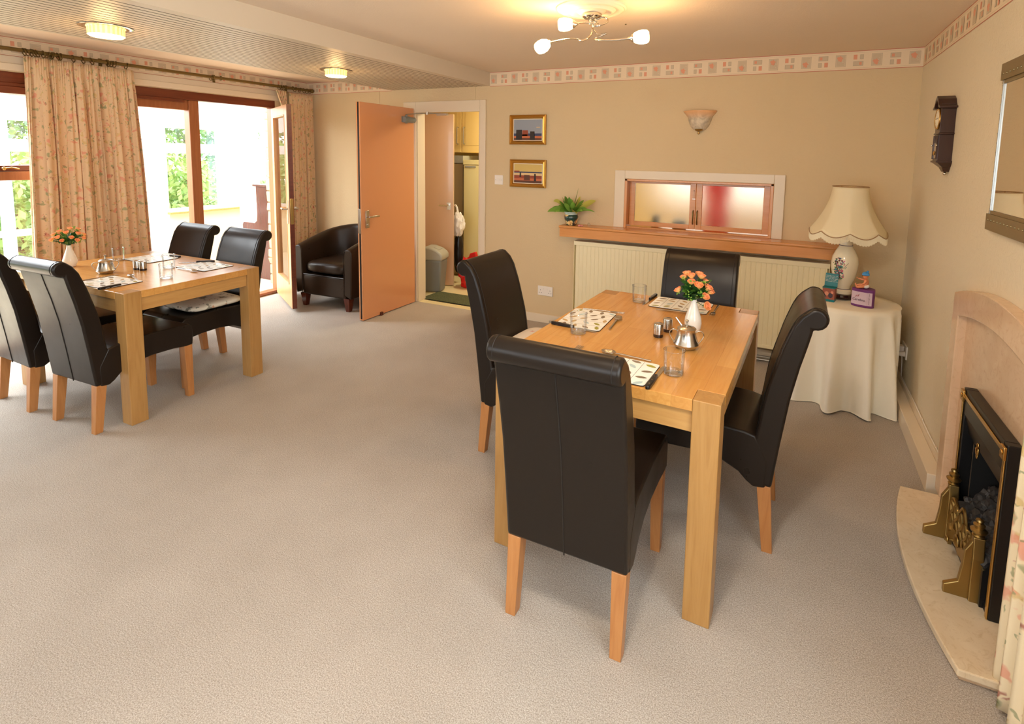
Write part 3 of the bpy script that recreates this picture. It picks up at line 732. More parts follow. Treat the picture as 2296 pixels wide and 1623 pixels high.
for i in range(34):
    a = i*2.399; k = i/34
    L = .06+.09*k+rnd.random()*.03; lift = .15-.085*k+rnd.random()*.02; dr = .02+.055*k
    bm = B(); blade(bm, (.02*math.cos(a), .015*math.sin(a), .105), (math.cos(a), math.sin(a)*.6-.15, 0), L, .020+.006*rnd.random(), dr, lift, roll=rnd.uniform(-.9, .9))
    mk('leaf', bm, LV[rnd.choice([0, 0, 1, 1, 1, 2])], pl)
for (a, L, lift, dr, w, m_) in ((.15, .25, .175, .06, .030, 2), (3.25, .24, .07, .07, .028, 1), (2.7, .19, .21, .12, .026, 2), (1.2, .06, .22, .01, .020, 1), (.0, .25, .11, .09, .012, 1), (3.0, .20, .13, .1, .012, 0)):
    bm = B(); blade(bm, (.02*math.cos(a), 0, .105), (math.cos(a), math.sin(a)*.3-.1, 0), L, w, dr, lift, seg=9, roll=1.0 if a < 1.5 else -1.0); mk('leaf', bm, LV[m_], pl)
o = thing('glass_ornament', (-1.545, 4.235, .93), 0, 'small faceted clear glass ornament on the shelf beside the potted plant', 'ornament')
bm = B(); bmesh.ops.create_icosphere(bm, subdivisions=1, radius=.017)
for v in bm.verts: v.co.z = v.co.z*.7+.013 + (.012 if v.co.z > .01 else 0)
mk('crystal', bm, M['tumbler_base'], o, smooth=False)
o = thing('pink_ornament', (-1.615, 4.205, .93), .2, 'tiny pink flower ornament on the shelf between the plant pot and the glass ornament', 'ornament')
bm = B()
for i in range(6): sphere(bm, (.012*math.cos(i)-.012+.006*i, .008*math.sin(i*2), .006), .008, 8, 6)
mk('petals', bm, mat('pink_glaze', lin(222, 150, 150), .4), o)

# ------------------------------------------------------------------ right wall: clock, mirror
c = thing('wall_clock', (XR, 3.43, 1.505), -PI/2, 'dark wooden pendulum wall clock hanging on the right wall', 'clock')   # local -y points into the room
cw, cdp = .066, .062
bm = B(); box(bm, -cw+.015, cw-.015, -cdp, 0, .02, .155); box(bm, -cw+.015, cw-.015, -cdp, 0, .163, .31)
box(bm, -cw+.008, cw-.008, -cdp-.004, 0, .155, .163); box(bm, -cw+.003, cw-.003, -cdp-.006, 0, .012, .022)
mk('case', bm, M['clockwood'], c, smooth=False, bevel=.002)
bm = B()
arch = [(-cw-.012, .285), (-cw-.012, .295), (-cw*.75, .305), (-cw*.45, .335), (0, .352), (cw*.45, .335), (cw*.75, .305), (cw+.012, .295), (cw+.012, .285), (cw*.7, .29), (cw*.4, .315), (0, .33), (-cw*.4, .315), (-cw*.7, .29)]
prism(bm, arch, 'y', -cdp-.014, 0); prism(bm, [(-cw*.4, .315), (-cw*.8, .285), (cw*.8, .285), (cw*.4, .315), (0, .33)], 'y', -cdp, 0)
mk('hood', bm, M['clockwood'], c, smooth=False, bevel=.002)
bm = B(); hexa(bm, [(-.04, -.035, -.012), (.04, -.035, -.012), (.04, 0, -.012), (-.04, 0, -.012)], [(-cw+.003, -cdp, .012), (cw-.003, -cdp, .012), (cw-.003, 0, .012), (-cw+.003, 0, .012)]); hexa(bm, [(-.02, -.026, -.035), (.02, -.026, -.035), (.02, 0, -.035), (-.02, 0, -.035)], [(-.04, -.035, -.012), (.04, -.035, -.012), (.04, 0, -.012), (-.04, 0, -.012)]); mk('base_drop', bm, M['clockwood'], c, smooth=False, bevel=.002)
bm = B(); sphere(bm, (0, -.014, -.044), .009); mk('finial', bm, M['steel'], c)
bm = B()
n = 40; R1 = .050
ringp = [(R1*math.cos(2*PI*i/n), -cdp-.003, .235+R1*math.sin(2*PI*i/n)) for i in range(n)]
tube(bm, ringp, .004, 8, closed=True); mk('bezel', bm, M['brass'], c)
bm = B(); tube(bm, [(0, -cdp-.004, .235), (0, -cdp, .235)], R1, 40); f = mk('dial', bm, mat('cream_dial', lin(250, 240, 214), .5), c)
bm = B()
for i in range(12):
    a = 2*PI*i/12; s_ = Vector((math.sin(a), 0, math.cos(a))); tt = Vector((math.cos(a), 0, -math.sin(a)))
    p = Vector((0, -cdp-.0045, .235)); r0, r1, w = .036, .043, (.0010 if i % 3 else .0018)
    poly(bm, [p+s_*r0-tt*w, p+s_*r0+tt*w, p+s_*r1+tt*w, p+s_*r1-tt*w])
mk('numerals', bm, M['ink'], f, smooth=False)
bm = B(); tube(bm, [(0, -cdp-.008, .235), (.036, -cdp-.008, .238)], .0012, 6); tube(bm, [(0, -cdp-.008, .235), (-.024, -cdp-.008, .236)], .0014, 6); mk('hands', bm, M['black'], f)
bm = B(); box(bm, -.042, .042, -cdp-.002, -cdp, .035, .145); dd = mk('glass_door', bm, mat('grey_glass', lin(150, 128, 108), .1, coat=.6), c, smooth=False)
bm = B()
for x in (-.045, .037): box(bm, x, x+.008, -cdp-.006, -cdp, .03, .15)
for x in (-.016, .008): box(bm, x, x+.008, -cdp-.005, -cdp-.001, .11, .148)
mk('door_muntins', bm, M['clockwood'], c, smooth=False)
bm = B(); sphere(bm, (.0, -cdp-.006, .06), .012, sc=(1, .3, 1)); mk('pendulum_bob', bm, M['brass'], c)
bm = B(); sphere(bm, (-.052, -cdp-.008, .10), .005); sphere(bm, (.052, -cdp-.008, .10), .005); mk('knob', bm, M['steel'], c)

FR = mat('pewter_gold_moulding', lin(140, 124, 90), .4, .6); FR2 = mat('silver_side_moulding', lin(176, 178, 176), .3, .7)
mY1, mY0, mz0, mz1 = 2.665, 1.70, 1.262, 1.895
mi_ = thing('mirror', (XR, (mY0+mY1)/2, (mz0+mz1)/2), -PI/2, 'rectangular wall mirror in a studded pewter coloured frame above the fireplace', 'mirror')
hw, hh = (mY1-mY0)/2, (mz1-mz0)/2
for sg in (-1, 1):
    za, zb = sorted((sg*(hh-.062), sg*hh)); zc_, zd_ = sorted((sg*(hh-.075), sg*(hh-.06)))
    bm = B(); box(bm, -hw, hw, -.022, 0, za, zb); box(bm, -hw+.004, hw-.004, -.016, -.004, zc_, zd_)
    for i in range(26): sphere(bm, (-hw+.03+i*(2*hw-.06)/25, -.022, sg*(hh-.04)), .0045, 8, 6)
    mk('frame_rail', bm, FR, mi_, bevel=0)
    xa, xb = sorted((sg*(hw-.006), sg*(hw-.022)))
    bm = B(); box(bm, xa, xb, -.013, 0, -hh+.062, hh-.062); box(bm, sg*(hw-.017)-.003, sg*(hw-.017)+.003, -.017, -.013, -hh+.06, hh-.06)
    for i in range(14): sphere(bm, (sg*(hw-.006), -.012, -hh+.08+i*(2*hh-.16)/13), .0045, 8, 6)
    mk('frame_stile', bm, FR2, mi_, bevel=0)
bm = B(); box(bm, -hw+.022, hw-.022, -.012, -.004, -hh+.055, hh-.055); mk('mirror_glass', bm, M['mirror'], mi_, smooth=False)

# ------------------------------------------------------------------ fireplace
yc = 2.335
sur = thing('fireplace_surround', (XR, yc, 0), -PI/2, 'beige marble fireplace surround with an arched top on the right wall', 'fireplace')
# local x = world -Y ... (rot -90: local x -> world -y ; local -y -> world -x)
hw = .555
def arcz(x, hs, rise): return hs + rise*(1-(x/hw)**2)
bm = B(); nn = 20
top = [(-hw+2*hw*i/nn, arcz(-hw+2*hw*i/nn, .955, .085)) for i in range(nn+1)]
inn = [(-hw+.085+2*(hw-.085)*i/nn, arcz((-hw+.085+2*(hw-.085)*i/nn), .845, .085)) for i in range(nn+1)]
prism(bm, [(-hw, .042), (-hw+.085, .042)]+inn+[(hw-.085, .042), (hw, .042)]+top[::-1], 'y', -.045, -.0)
mk('frame', bm, M['marble2'], sur, smooth=False, bevel=.004)
bm = B(); prism(bm, [(-hw+.08, .042), (-.21, .042), (-.21, .54), (.21, .54), (.21, .042), (hw-.08, .042)]+inn[::-1], 'y', -.012, -.001); mk('back_panel', bm, M['marble2'], sur, smooth=False)
h = thing('hearth', (XR, yc, 0), -PI/2, 'cream marble hearth slab with a bowed front edge on the carpet', 'hearth')
bm = B(); n = 16; he = .497
edge = [(-he+2*he*i/n, -(.185+.065*(1-((-he+2*he*i/n)/he)**2))) for i in range(n+1)]
prism(bm, [(-he, 0)]+edge+[(he, 0)], 'z', .018, .042); mk('slab', bm, M['marble'], h, smooth=False, bevel=.004)
bm = B(); prism(bm, [(-he+.02, 0)]+[(x*.97, y*.95) for x, y in edge]+[(he-.02, 0)], 'z', 0, .018); mk('plinth', bm, M['marble2'], h, smooth=False)
# electric fire
fr = thing('electric_fire', (XR-.013, yc, .042), -PI/2, 'black electric fire with brass trim standing in the marble surround', 'fireplace')
fw = .245; fd = .040; FH = .60; OH = .60
bm = B()
y0 = -fd
box(bm, -fw, -fw+.03, y0, 0, 0, FH); box(bm, fw-.03, fw, y0, 0, 0, FH); box(bm, -fw+.03, fw-.03, y0, 0, .50, FH); 
box(bm, -fw+.03, fw-.03, y0+.0, 0, 0, .03)
mk('casing', bm, M['blackmet'], fr, smooth=False, bevel=.003)
bm = B(); prism(bm, [(y0+.002, .50), (y0+.022, .42), (y0+.026, .42), (y0+.01, .50)], 'x', -fw+.03, fw-.03); mk('hood', bm, M['blackmet'], fr, smooth=False)
bm = B(); box(bm, -.205, .205, .115, .125, .0, .5); box(bm, -.2125, -.204, .0, .12, .0, .5); box(bm, .204, .2125, .0, .12, .0, .5); box(bm, -.209, .209, .0, .12, .495, .5); mk('cavity', bm, M['cavity'], fr, smooth=False)
bm = B(); tf = .016
box(bm, -fw+.002, -fw+.002+tf, y0-.005, y0, .0, FH-.02); box(bm, fw-.002-tf, fw-.002, y0-.005, y0, 0, FH-.02); box(bm, -fw+.002, fw-.002, y0-.005, y0, FH-.02-tf, FH-.02)
mk('brass_trim', bm, M['brass'], fr, smooth=False, bevel=.002)
for s in (-1, 1):
    bm = B(); box(bm, s*(fw-.014)-.017, s*(fw-.014)+.017, y0-.010, y0-.001, FH-.052, FH-.008); cyl(bm, (s*(fw-.014), y0-.013, FH-.03), (s*(fw-.014), y0-.009, FH-.03), .009); mk('corner_block', bm, M['brass'], fr, bevel=.002)
bm = B()
for k in range(5):
    a = PI*k/4; tube(bm, [(0, y0-.006, .455), (.016*math.cos(a), y0-.008, .458+.022*math.sin(a))], [.004, .002], 6)
sphere(bm, (0, y0-.006, .455), .012, sc=(1, .5, 1.5)); sphere(bm, (0, y0-.006, .475), .008, sc=(1, .5, 1.2)); sphere(bm, (0, y0-.006, .436), .007, sc=(1, .5, 1.3))
mk('crest', bm, M['brass'], fr)
# coal bed
cb = thing('coal_bed', (XR-.018, yc, .042), -PI/2, 'grey imitation coal bed between the brass fret and the black fire', 'coals')
bm = B(); rnd = random.Random(11)
prism(bm, [(-.045, .0), (.09, 0), (.09, .24), (-.045, .13)], 'x', -.19, .19)
o = mk('fuel_tray', bm, M['blackmet'], cb, smooth=False)
bm = B()
for i in range(120):
    r_ = .014+rnd.random()*.014
    c0 = (-.17+.34*rnd.random(), -.035+.115*rnd.random(), 0); zz = .135+(c0[1]+.035)*.85+rnd.random()*.012
    res = bmesh.ops.create_icosphere(bm, subdivisions=2, radius=r_)
    sd = Vector((i*1.7, i*.3, 0))
    for v in res['verts']: v.co = Vector(c0[:2]+(zz,)) + v.co*(1+.55*noise.noise(v.co*70+sd))
mk('coals', bm, M['coalm'], cb, smooth=False, kind='stuff')
# brass fret
ft = thing('fire_fret', (XR-.077, yc+.005, .042), -PI/2, 'cast brass openwork fret with urn finials standing on the hearth before the fire', 'fire fret')
bm = B(); W2 = .175
out = [(-W2, 0), (-W2+.055, 0), (-W2+.07, .03), (-W2+.11, .055), (0, .075), (W2-.11, .055), (W2-.07, .03), (W2-.055, 0), (W2, 0), (W2, .20), (W2-.045, .235), (W2-.08, .205), (.045, .225), (0, .255), (-.045, .225), (-W2+.08, .205), (-W2+.045, .235), (-W2, .20)]
out = [(x, z) for x, z in out]
# lattice body: lower apron + arches
prism(bm, [(-W2, 0), (-W2+.05, 0), (-W2+.062, .03), (-W2+.09, .05), (-.03, .06), (0, .05), (.03, .06), (W2-.09, .05), (W2-.062, .03), (W2-.05, 0), (W2, 0), (W2, .12), (W2-.04, .14), (W2-.07, .10), (.05, .115), (0, .09), (-.05, .115), (-W2+.07, .10), (-W2+.04, .14), (-W2, .12)], 'y', -.006, .006)
for sq in (-.115, .115): prism(bm, [(sq-.018, .085), (sq, .067), (sq+.018, .085), (sq, .103)], 'y', -.012, .006)
for k in range(5):
    x = -.116+k*.058
    for s in (-1, 1): tube(bm, smoothpts([(x-s*.029, 0, .10), (x-s*.02, -.004, .13), (x+s*.012, -.006, .165), (x+s*.029, 0, .20)], 4), .0065, 6)
    tube(bm, smoothpts([(x-.029, 0, .15), (x-.012, -.003, .185), (x, -.006, .20+.02*(1-abs(k-2)/2)), (x+.012, -.003, .185), (x+.029, 0, .15)], 4), .006, 6)
tube(bm, smoothpts([(-.15, 0, .185), (-.11, 0, .215), (-.05, 0, .20), (0, 0, .245), (.05, 0, .20), (.11, 0, .215), (.15, 0, .185)], 6), .006, 6)
mk('openwork_panel', bm, M['dull_brass'], ft, bevel=0)
for s in (-1, 1):
    x = s*(W2-.012)
    bm = B(); prism(bm, [(x-.02, 0), (x+.02, 0), (x+.017, .09), (x+.02, .17), (x+.012, .25), (x-.012, .25), (x-.02, .17), (x-.017, .09)], 'y', -.012, .02)
    prism(bm, [(-.080, 0), (.016, 0), (.016, .245), (-.012, .235), (-.032, .19), (-.034, .13), (-.042, .06), (-.080, .035)], 'x', x-.009, x+.009)
    mk('side_foot', bm, M['dull_brass'], ft, smooth=False, bevel=.003)
    bm = B(); lathe(bm, [(.012, .25), (.018, .256), (.012, .262), (.022, .27), (.024, .277), (.012, .285), (.016, .292), (.017, .298), (.008, .304), (.012, .312), (.010, .318), (.002, .322)], 20, (x, .002, 0)); mk('finial', bm, M['dull_brass'], ft)
bm = B(); sphere(bm, (0, -.012, .105), .024, sc=(1, .4, 1)); cyl(bm, (0, -.015, .105), (0, -.035, .105), .005); sphere(bm, (0, -.04, .105), .012, sc=(1, .6, 1)); mk('knob', bm, M['dull_brass'], ft)
ft.scale = (1, 1, .91)

# ------------------------------------------------------------------ dining tables
TH = .76
def make_table(label, loc, rz, th=TH, W=.82, L=1.19):
    t = thing('dining_table', (loc[0], loc[1], 0), rz, label, 'table')
    w, l, s = W/2, L/2, .088
    bm = B()
    prism(bm, [(-w+s, -l), (w-s, -l), (w-s, -l+s), (w, -l+s), (w, l-s), (w-s, l-s), (w-s, l), (-w+s, l), (-w+s, l-s), (-w, l-s), (-w, -l+s), (-w+s, -l+s)], 'z', th-.040, th)
    mk('tabletop', bm, M['oak_top'], t, smooth=False, bevel=.002)
    for (sx, sy) in ((-1, -1), (1, -1), (-1, 1), (1, 1)):
        bm = B(); x0 = -w if sx < 0 else w-s; y0 = -l if sy < 0 else l-s
        box(bm, x0+.0005, x0+s-.0005, y0+.0005, y0+s-.0005, 0, th-.0002); mk('leg', bm, M['oak_z'], t, smooth=False, bevel=.003)
    for sy in (-1, 1):
        bm = B(); box(bm, -w+s, w-s, sy*(l-.024)-.011, sy*(l-.024)+.011, th-.115, th-.040); mk('apron', bm, M['oak_x'], t, smooth=False, bevel=.002)
    for sx in (-1, 1):
        bm = B(); box(bm, sx*(w-.024)-.011, sx*(w-.024)+.011, -l+s, l-s, th-.115, th-.040); mk('apron', bm, M['oak_y'], t, smooth=False, bevel=.002)
    return t
TN = make_table('oak dining table nearest the camera, laid with three leaf mats and flowers', (-.555, 2.295), math.radians(-1.9))
LTH = .742
TL = make_table('oak dining table by the curtained patio window, at the left of the room', (-3.80, 1.975), math.radians(90+.9), LTH)

# ------------------------------------------------------------------ dining chairs
def make_chair():
    r = thing('dining_chair', (0, 0, 0), 0, 'x', 'chair', 'scroll back leather dining chairs')
    hw = .205
    roll = [(-.098+.040*math.cos(math.radians(a)), .946+.040*math.sin(math.radians(a))) for a in range(285, 45, -24)]
    rear = [(.014, .268), (-.008, .458), (-.030, .626), (-.056, .758), (-.076, .840), (-.088, .895)]
    front = [(-.050, .955), (-.024, .914), (.006, .83), (.018, .788), (.049, .672), (.062, .60), (.072, .52), (.080, .462)]
    bp = [(.060, .275)] + rear + roll + front + [(.110, .455), (.110, .36)]
    bm = B(); prism(bm, bp, 'x', -hw, hw)
    mk('backrest', bm, M['leather'], r, bevel=.014, seg=3, ang=.9)
    sp = [(.031, .372), (.035, .263), (.078, .257), (.105, .275), (.136, .305), (.20, .335), (.30, .348), (.42, .345), (.50, .335), (.542, .335), (.548, .40), (.545, .455), (.52, .476), (.30, .484), (.12, .474), (.079, .464)]
    bm = B(); prism(bm, sp, 'x', -hw-.001, hw+.001)
    mk('seat', bm, M['leather'], r, bevel=.008, seg=3, ang=.9)
    for sx in (-1, 1):
        xo = sx*(hw-.003); xi = sx*(hw-.050); xo2 = sx*(hw-.006); xi2 = sx*(hw-.042)
        bm = B(); hexa(bm, [(xo2, .505, 0), (xi2, .505, 0), (xi2, .54, 0), (xo2, .54, 0)], [(xo, .49, .345), (xi, .49, .345), (xi, .54, .345), (xo, .54, .345)])
        mk('leg', bm, M['leg_z'], r, smooth=False, bevel=.002)
        bm = B(); hexa(bm, [(xo2, -.004, 0), (xi2, -.004, 0), (xi2, .034, 0), (xo2, .034, 0)], [(xo, .016, .27), (xi, .016, .27), (xi, .066, .27), (xo, .066, .27)])
        mk('leg', bm, M['leg_z'], r, smooth=False, bevel=.002)
    bm = B()
    tube(bm, [(0, y-.0008, z) for y, z in rear+[(-.092, .903)]], .0022, 6)
    for sx in (-1, 1):
        tube(bm, smoothpts([(sx*(hw-.024), y+.0005, z) for y, z in front[::-1]] + [(sx*(hw-.024), y, z) for y, z in roll[::-1][:7]], 3), .0014, 5)
    mk('seam', bm, M['stitch'], r)
    return r
chairs = {}
proto = make_chair()
first = [True]
def chair(key, x, y, rz, label, sc=1.0):
    o = proto if first[0] else copy_tree(proto); first[0] = False
    o.location = (x, y, 0); o.rotation_euler = (0, 0, math.radians(rz)); o.scale = (1, 1, sc); o['label'] = label; o['group'] = 'scroll back leather dining chairs'
    chairs[key] = o; return o
chair('A', -.586, 1.45, 0, 'dark brown leather dining chair nearest the camera, its back turned to us')
chair('B', 0.0, 2.345, 90, 'dark leather dining chair at the right of the near table, before the tablecloth')
chair('C', -1.38, 2.44, -91, 'dark leather dining chair at the left of the near table, pale cushion on seat')
chair('D', -.463, 3.10, 180, 'dark leather dining chair at the far end of the near table, against the radiator')
chair('E', -3.462, 1.425, 3, 'dark leather dining chair with its back turned, fully in view at the window table', .965)
chair('F', -4.07, 1.395, 0, 'dark leather dining chair at the window table, cut off by the left edge', .965)
chair('G', -3.625, 2.53, 181, 'dark leather dining chair holding a leaf print cushion, in front of the piano', .955)
chair('H', -4.18, 2.51, 180, 'dark leather dining chair at the far side of the window table, nearest the curtain', .955)

def cushion(name, loc, rz, sx, sy, h, m, label):
    def fn(u, v):
        a = 2*PI*u; ph = -PI/2 + PI*v
        e = .33
        cx = math.copysign(abs(math.cos(a))**e, math.cos(a)); cy = math.copysign(abs(math.sin(a))**e, math.sin(a))
        r_ = math.cos(ph)**.35 if abs(math.cos(ph)) > 1e-6 else 0
        puck = 1
        return (sx*cx*r_, sy*cy*r_, h*(.5+.5*math.sin(ph))*(1-.10*abs(cx*cy)*r_))
    bm = B(); grid(bm, fn, 40, 14, closed=True); bmesh.ops.remove_doubles(bm, verts=bm.verts, dist=1e-5)
    o = mk(name, bm, m); o.location = loc; o.rotation_euler = (0, 0, rz); setp(o, label, 'cushion'); return o
cushion('seat_cushion', (-3.61, 2.25, .462), 0, .195, .19, .055, M['cushion'], 'flat square seat cushion printed with grey-green leaves on the chair by the piano')
cushion('seat_cushion', (-1.13, 2.44, .484), 0, .180, .225, .10, M['cushion_w'], 'pale seat cushion with pink sprigs on the chair left of the near table')

# ------------------------------------------------------------------ tableware
LEAFC = [mat('print_'+n, c, .35, coat=.3) for n, c in (('white', lin(250, 250, 244)), ('line', lin(90, 84, 72)), ('olive', lin(160, 154, 40)), ('ochre', lin(196, 164, 110)), ('taupe', lin(130, 112, 92)), ('blue', lin(182, 208, 212)))]
M['corkback'] = mat('black_mat_edge', lin(36, 30, 26), .6)
def make_mat():
    """local x = long side"""
    r = thing('place_mat', (0, 0, 0), 0, 'x', 'place mat'); w, l, c = .145, .105, .012
    def rounded(w, l, c): return [(sx*(w-c)+c*math.cos(a), sy*(l-c)+c*math.sin(a)) for (sx, sy, a0) in ((1, 1, 0), (-1, 1, PI/2), (-1, -1, PI), (1, -1, 1.5*PI)) for a in (a0, a0+PI/4, a0+PI/2)]
    bm = B(); prism(bm, rounded(w, l, c), 'z', 0, .003); mk('backing', bm, M['corkback'], r, smooth=False)
    bm = B(); prism(bm, rounded(w-.001, l-.001, c), 'z', .003, .0042)
    for i in range(1, 5): x = -w+2*w*i/5; box(bm, x-.0007, x+.0007, -l+.003, l-.003, .0042, .0044, 1)
    rnd = random.Random(2)
    for i in range(5):
        for j in range(4):
            cx = -w+2*w*(i+.5)/5+rnd.uniform(-.004, .004); cy = -l+2*l*(j+.5)/4+rnd.uniform(-.006, .006)+(.012 if i % 2 else -.01)
            cy = max(-l+.016, min(l-.016, cy)); a = rnd.choice([.3, -.3, .9, -.8, .1]); ll = .021; mi = rnd.choice([2, 3, 4, 5])
            pts = []
            for k in range(12):
                t = 2*PI*k/12; px = ll*math.cos(t); py = .0095*math.sin(t)*(1-abs(math.cos(t))**3*.4)
                pts.append((cx+px*math.cos(a)-py*math.sin(a), cy+px*math.sin(a)+py*math.cos(a), .0045))
            poly(bm, pts, mi)
            poly(bm, [(cx-ll*.9*math.cos(a), cy-ll*.9*math.sin(a)-.0004, .0047), (cx+ll*.9*math.cos(a), cy+ll*.9*math.sin(a)-.0004, .0047), (cx+ll*.9*math.cos(a), cy+ll*.9*math.sin(a)+.0004, .0047)], 1)
    mk('printed_face', bm, LEAFC, r, smooth=False)
    return r
def make_glass():
    r = thing('tumbler', (0, 0, 0), 0, 'x', 'glass')
    bm = B(); lathe(bm, [(.034, .010), (.037, .086), (.0385, .088), (.0365, .0885)], 32, cap=False); mk('bowl', bm, M['tumbler'], r)
    bm = B(); lathe(bm, [(.028, 0), (.033, .002), (.034, .010), (.030, .013)], 32); mk('base', bm, M['tumbler_base'], r)
    bm = B(); tube(bm, [(.0375*math.cos(2*PI*i/32), .0375*math.sin(2*PI*i/32), .088) for i in range(32)], .0009, 6, closed=True); mk('rim', bm, M['tumbler_base'], r)
    return r
def make_knife():
    r = thing('table_knife', (0, 0, 0), 0, 'x', 'knife')   # local y, handle at -y
    bm = B(); prism(bm, [(-.006, 0), (-.007, .09), (-.004, .11), (.004, .115), (.008, .10), (.007, 0)], 'z', .001, .0025); mk('blade', bm, M['steel'], r, smooth=False)
    bm = B(); prism(bm, [(-.008, -.105), (-.0095, -.05), (-.007, .004), (.007, .004), (.0095, -.05), (.009, -.105), (0, -.112)], 'z', 0, .013); mk('handle', bm, M['black'], r, bevel=.003)
    bm = B()
    for y in (-.085, -.05, -.018): cyl(bm, (0, y, .0125), (0, y, .0136), .0022, seg=10)
    mk('rivets', bm, M['steel'], r)
    return r
def make_spoon():
    r = thing('dessert_spoon', (0, 0, 0), 0, 'x', 'spoon')
    bm = B()
    def fn(u, v):
        a = 2*PI*v; rr_ = u
        return (.019*rr_*math.cos(a), .075+.029*rr_*math.sin(a)*(1+.1*math.sin(a)), .003+.008*rr_*rr_)
    grid(bm, fn, 6, 20); bmesh.ops.remove_doubles(bm, verts=bm.verts, dist=1e-5); mk('bowl', bm, M['steel'], r, solid=.0014)
    bm = B(); tube(bm, smoothpts([(0, .048, .010), (0, .03, .012), (0, -.03, .008), (0, -.09, .004)], 4), [.0035]*5+[.003]*4+[.006]*4, 8, flat=.35) if False else tube(bm, smoothpts([(0, .048, .010), (0, .03, .012), (0, -.03, .008), (0, -.09, .004)], 4), .0045, 8, flat=1.0)
    for v in bm.verts: v.co.z = .0035+(v.co.z-.0035)*.5
    mk('handle', bm, M['steel'], r)
    return r
def make_fork():
    r = thing('table_fork', (0, 0, 0), 0, 'x', 'fork')
    bm = B(); tube(bm, [(0, .035, .003), (0, -.03, .004), (0, -.10, .003)], [.003, .0035, .006], 8)
    prism(bm, [(-.003, .035), (-.011, .05), (-.012, .066), (.012, .066), (.011, .05), (.003, .035)], 'z', .002, .004)
    for i in range(4): box(bm, -.012+i*.0072, -.012+i*.0072+.0026, .066, .105, .0025, .004)
    mk('fork_body', bm, M['steel'], r, bevel=.0005)
    return r
mkr = dict(place_mat=make_mat, tumbler=make_glass, table_knife=make_knife, dessert_spoon=make_spoon, table_fork=make_fork)
protos = {}
GR = dict(place_mat='leaf print place mats on the dining tables', tumbler='clear glass tumblers on the dining tables', table_knife='black handled table knives', dessert_spoon='steel spoons laid by the mats', table_fork='steel forks laid by the mats')
def put(kind, x, y, z, rz, label, sc=1.0):
    if kind in protos: o = copy_tree(protos[kind])
    else: o = mkr[kind](); protos[kind] = o
    o.location = (x, y, z); o.rotation_euler = (0, 0, math.radians(rz)); o['label'] = label; o['group'] = GR[kind]
    if sc != 1: o.scale = (sc, sc, sc)
    return o
T = TH+.0006
put('place_mat', -.84, 2.31, T, 92, 'leaf print place mat at the left side of the near table, before the cushioned chair')
put('place_mat', -.495, 2.775, T, -2, 'leaf print place mat at the far end of the near table, behind the flower vase')
put('place_mat', -.553, 1.815, T, -2, 'leaf print place mat at the near end of the near table, by the nearest chair')
put('tumbler', -.706, 2.735, T, 0, 'clear glass tumbler at the far end of the near table, beside a knife handle')
put('tumbler', -.806, 2.115, T, 0, 'clear glass tumbler at the left edge of the near table')
put('tumbler', -.348, 1.865, T, 0, 'clear glass tumbler nearest the camera, on the near table')
put('table_knife', -.395, 1.80, T, -2, 'black handled knife nearest the camera, beside the near mat')
put('table_knife', -.85, 2.165, T, -95, 'black handled knife along the left mat of the near table')
put('table_knife', -.663, 2.80, T, 176, 'black handled knife beside the far mat of the near table')
put('dessert_spoon', -.535, 1.94, T, 89, 'steel spoon lying above the near mat of the near table')
put('dessert_spoon', -.705, 2.305, T, 4, 'steel spoon lying across the inner end of the left mat on the near table')
put('dessert_spoon', -.50, 2.635, T, -88, 'steel spoon below the far mat of the near table')
put('table_fork', -.735, 1.86, T, 0, 'steel fork on the near table, its tines showing over the nearest chair')
put('table_fork', -.815, 2.475, T, -82, 'steel fork beyond the left mat of the near table')
put('table_fork', -.325, 2.76, T, 178, 'steel fork beside the far mat of the near table, under the flowers')
TT = LTH+.0006
put('place_mat', -3.545, 1.675, TT, 2, 'leaf print place mat at the window table nearest the camera')
put('place_mat', -4.07, 2.19, TT, 2, 'leaf print place mat at the window table beside the long curtain')
put('place_mat', -3.51, 2.215, TT, 2, 'leaf print place mat at the far corner of the window table, before the cushioned chair')
put('tumbler', -3.385, 1.90, TT, 0, 'clear glass tumbler at the right end of the window table')
put('tumbler', -3.67, 2.08, TT, 0, 'clear glass tumbler standing behind the right hand tumbler of the window table')
put('tumbler', -4.197, 2.05, TT, 0, 'clear glass tumbler at the window table in front of the long curtain')
put('table_knife', -3.41, 1.665, TT, 2, 'black handled knife beside the near mat of the window table')
put('table_knife', -4.06, 2.315, TT, 92, 'black handled knife beyond the curtain side mat of the window table')
put('table_knife', -3.68, 2.27, TT, 130, 'black handled knife at the far mat of the window table')
put('dessert_spoon', -3.53, 1.80, TT, 75, 'steel spoon above the near mat of the window table')
put('dessert_spoon', -3.50, 2.09, TT, -88, 'steel spoon below the far corner mat of the window table')
put('table_fork', -3.71, 1.70, TT, 2, 'steel fork left of the near mat of the window table')

def make_shaker():
    r = thing('shaker', (0, 0, 0), 0, 'x', 'shaker', 'steel salt and pepper shakers')
    bm = B(); lathe(bm, [(.020, .012), (.021, .013), (.021, .054), (.020, .057), (.017, .0585)], 28); mk('body', bm, M['steel'], r)
    bm = B(); lathe(bm, [(.020, 0), (.0208, .001), (.0208, .012)], 28); mk('base', bm, mat('dark_shaker_base', lin(46, 30, 24), .2, coat=.3), r)
    return r
sh = make_shaker(); n4 = [(-.488, 2.235, T, 'front steel shaker of the pair in the middle of the near table'), (-.468, 2.325, T, 'rear steel shaker of the pair in the middle of the near table'), (-3.785, 1.95, TT, 'left steel shaker of the pair on the window table'), (-3.728, 1.955, TT, 'right steel shaker of the pair on the window table')]
for i, (x, y, z, lb) in enumerate(n4):
    o = sh if i == 0 else copy_tree(sh); o.location = (x, y, z); o['label'] = lb

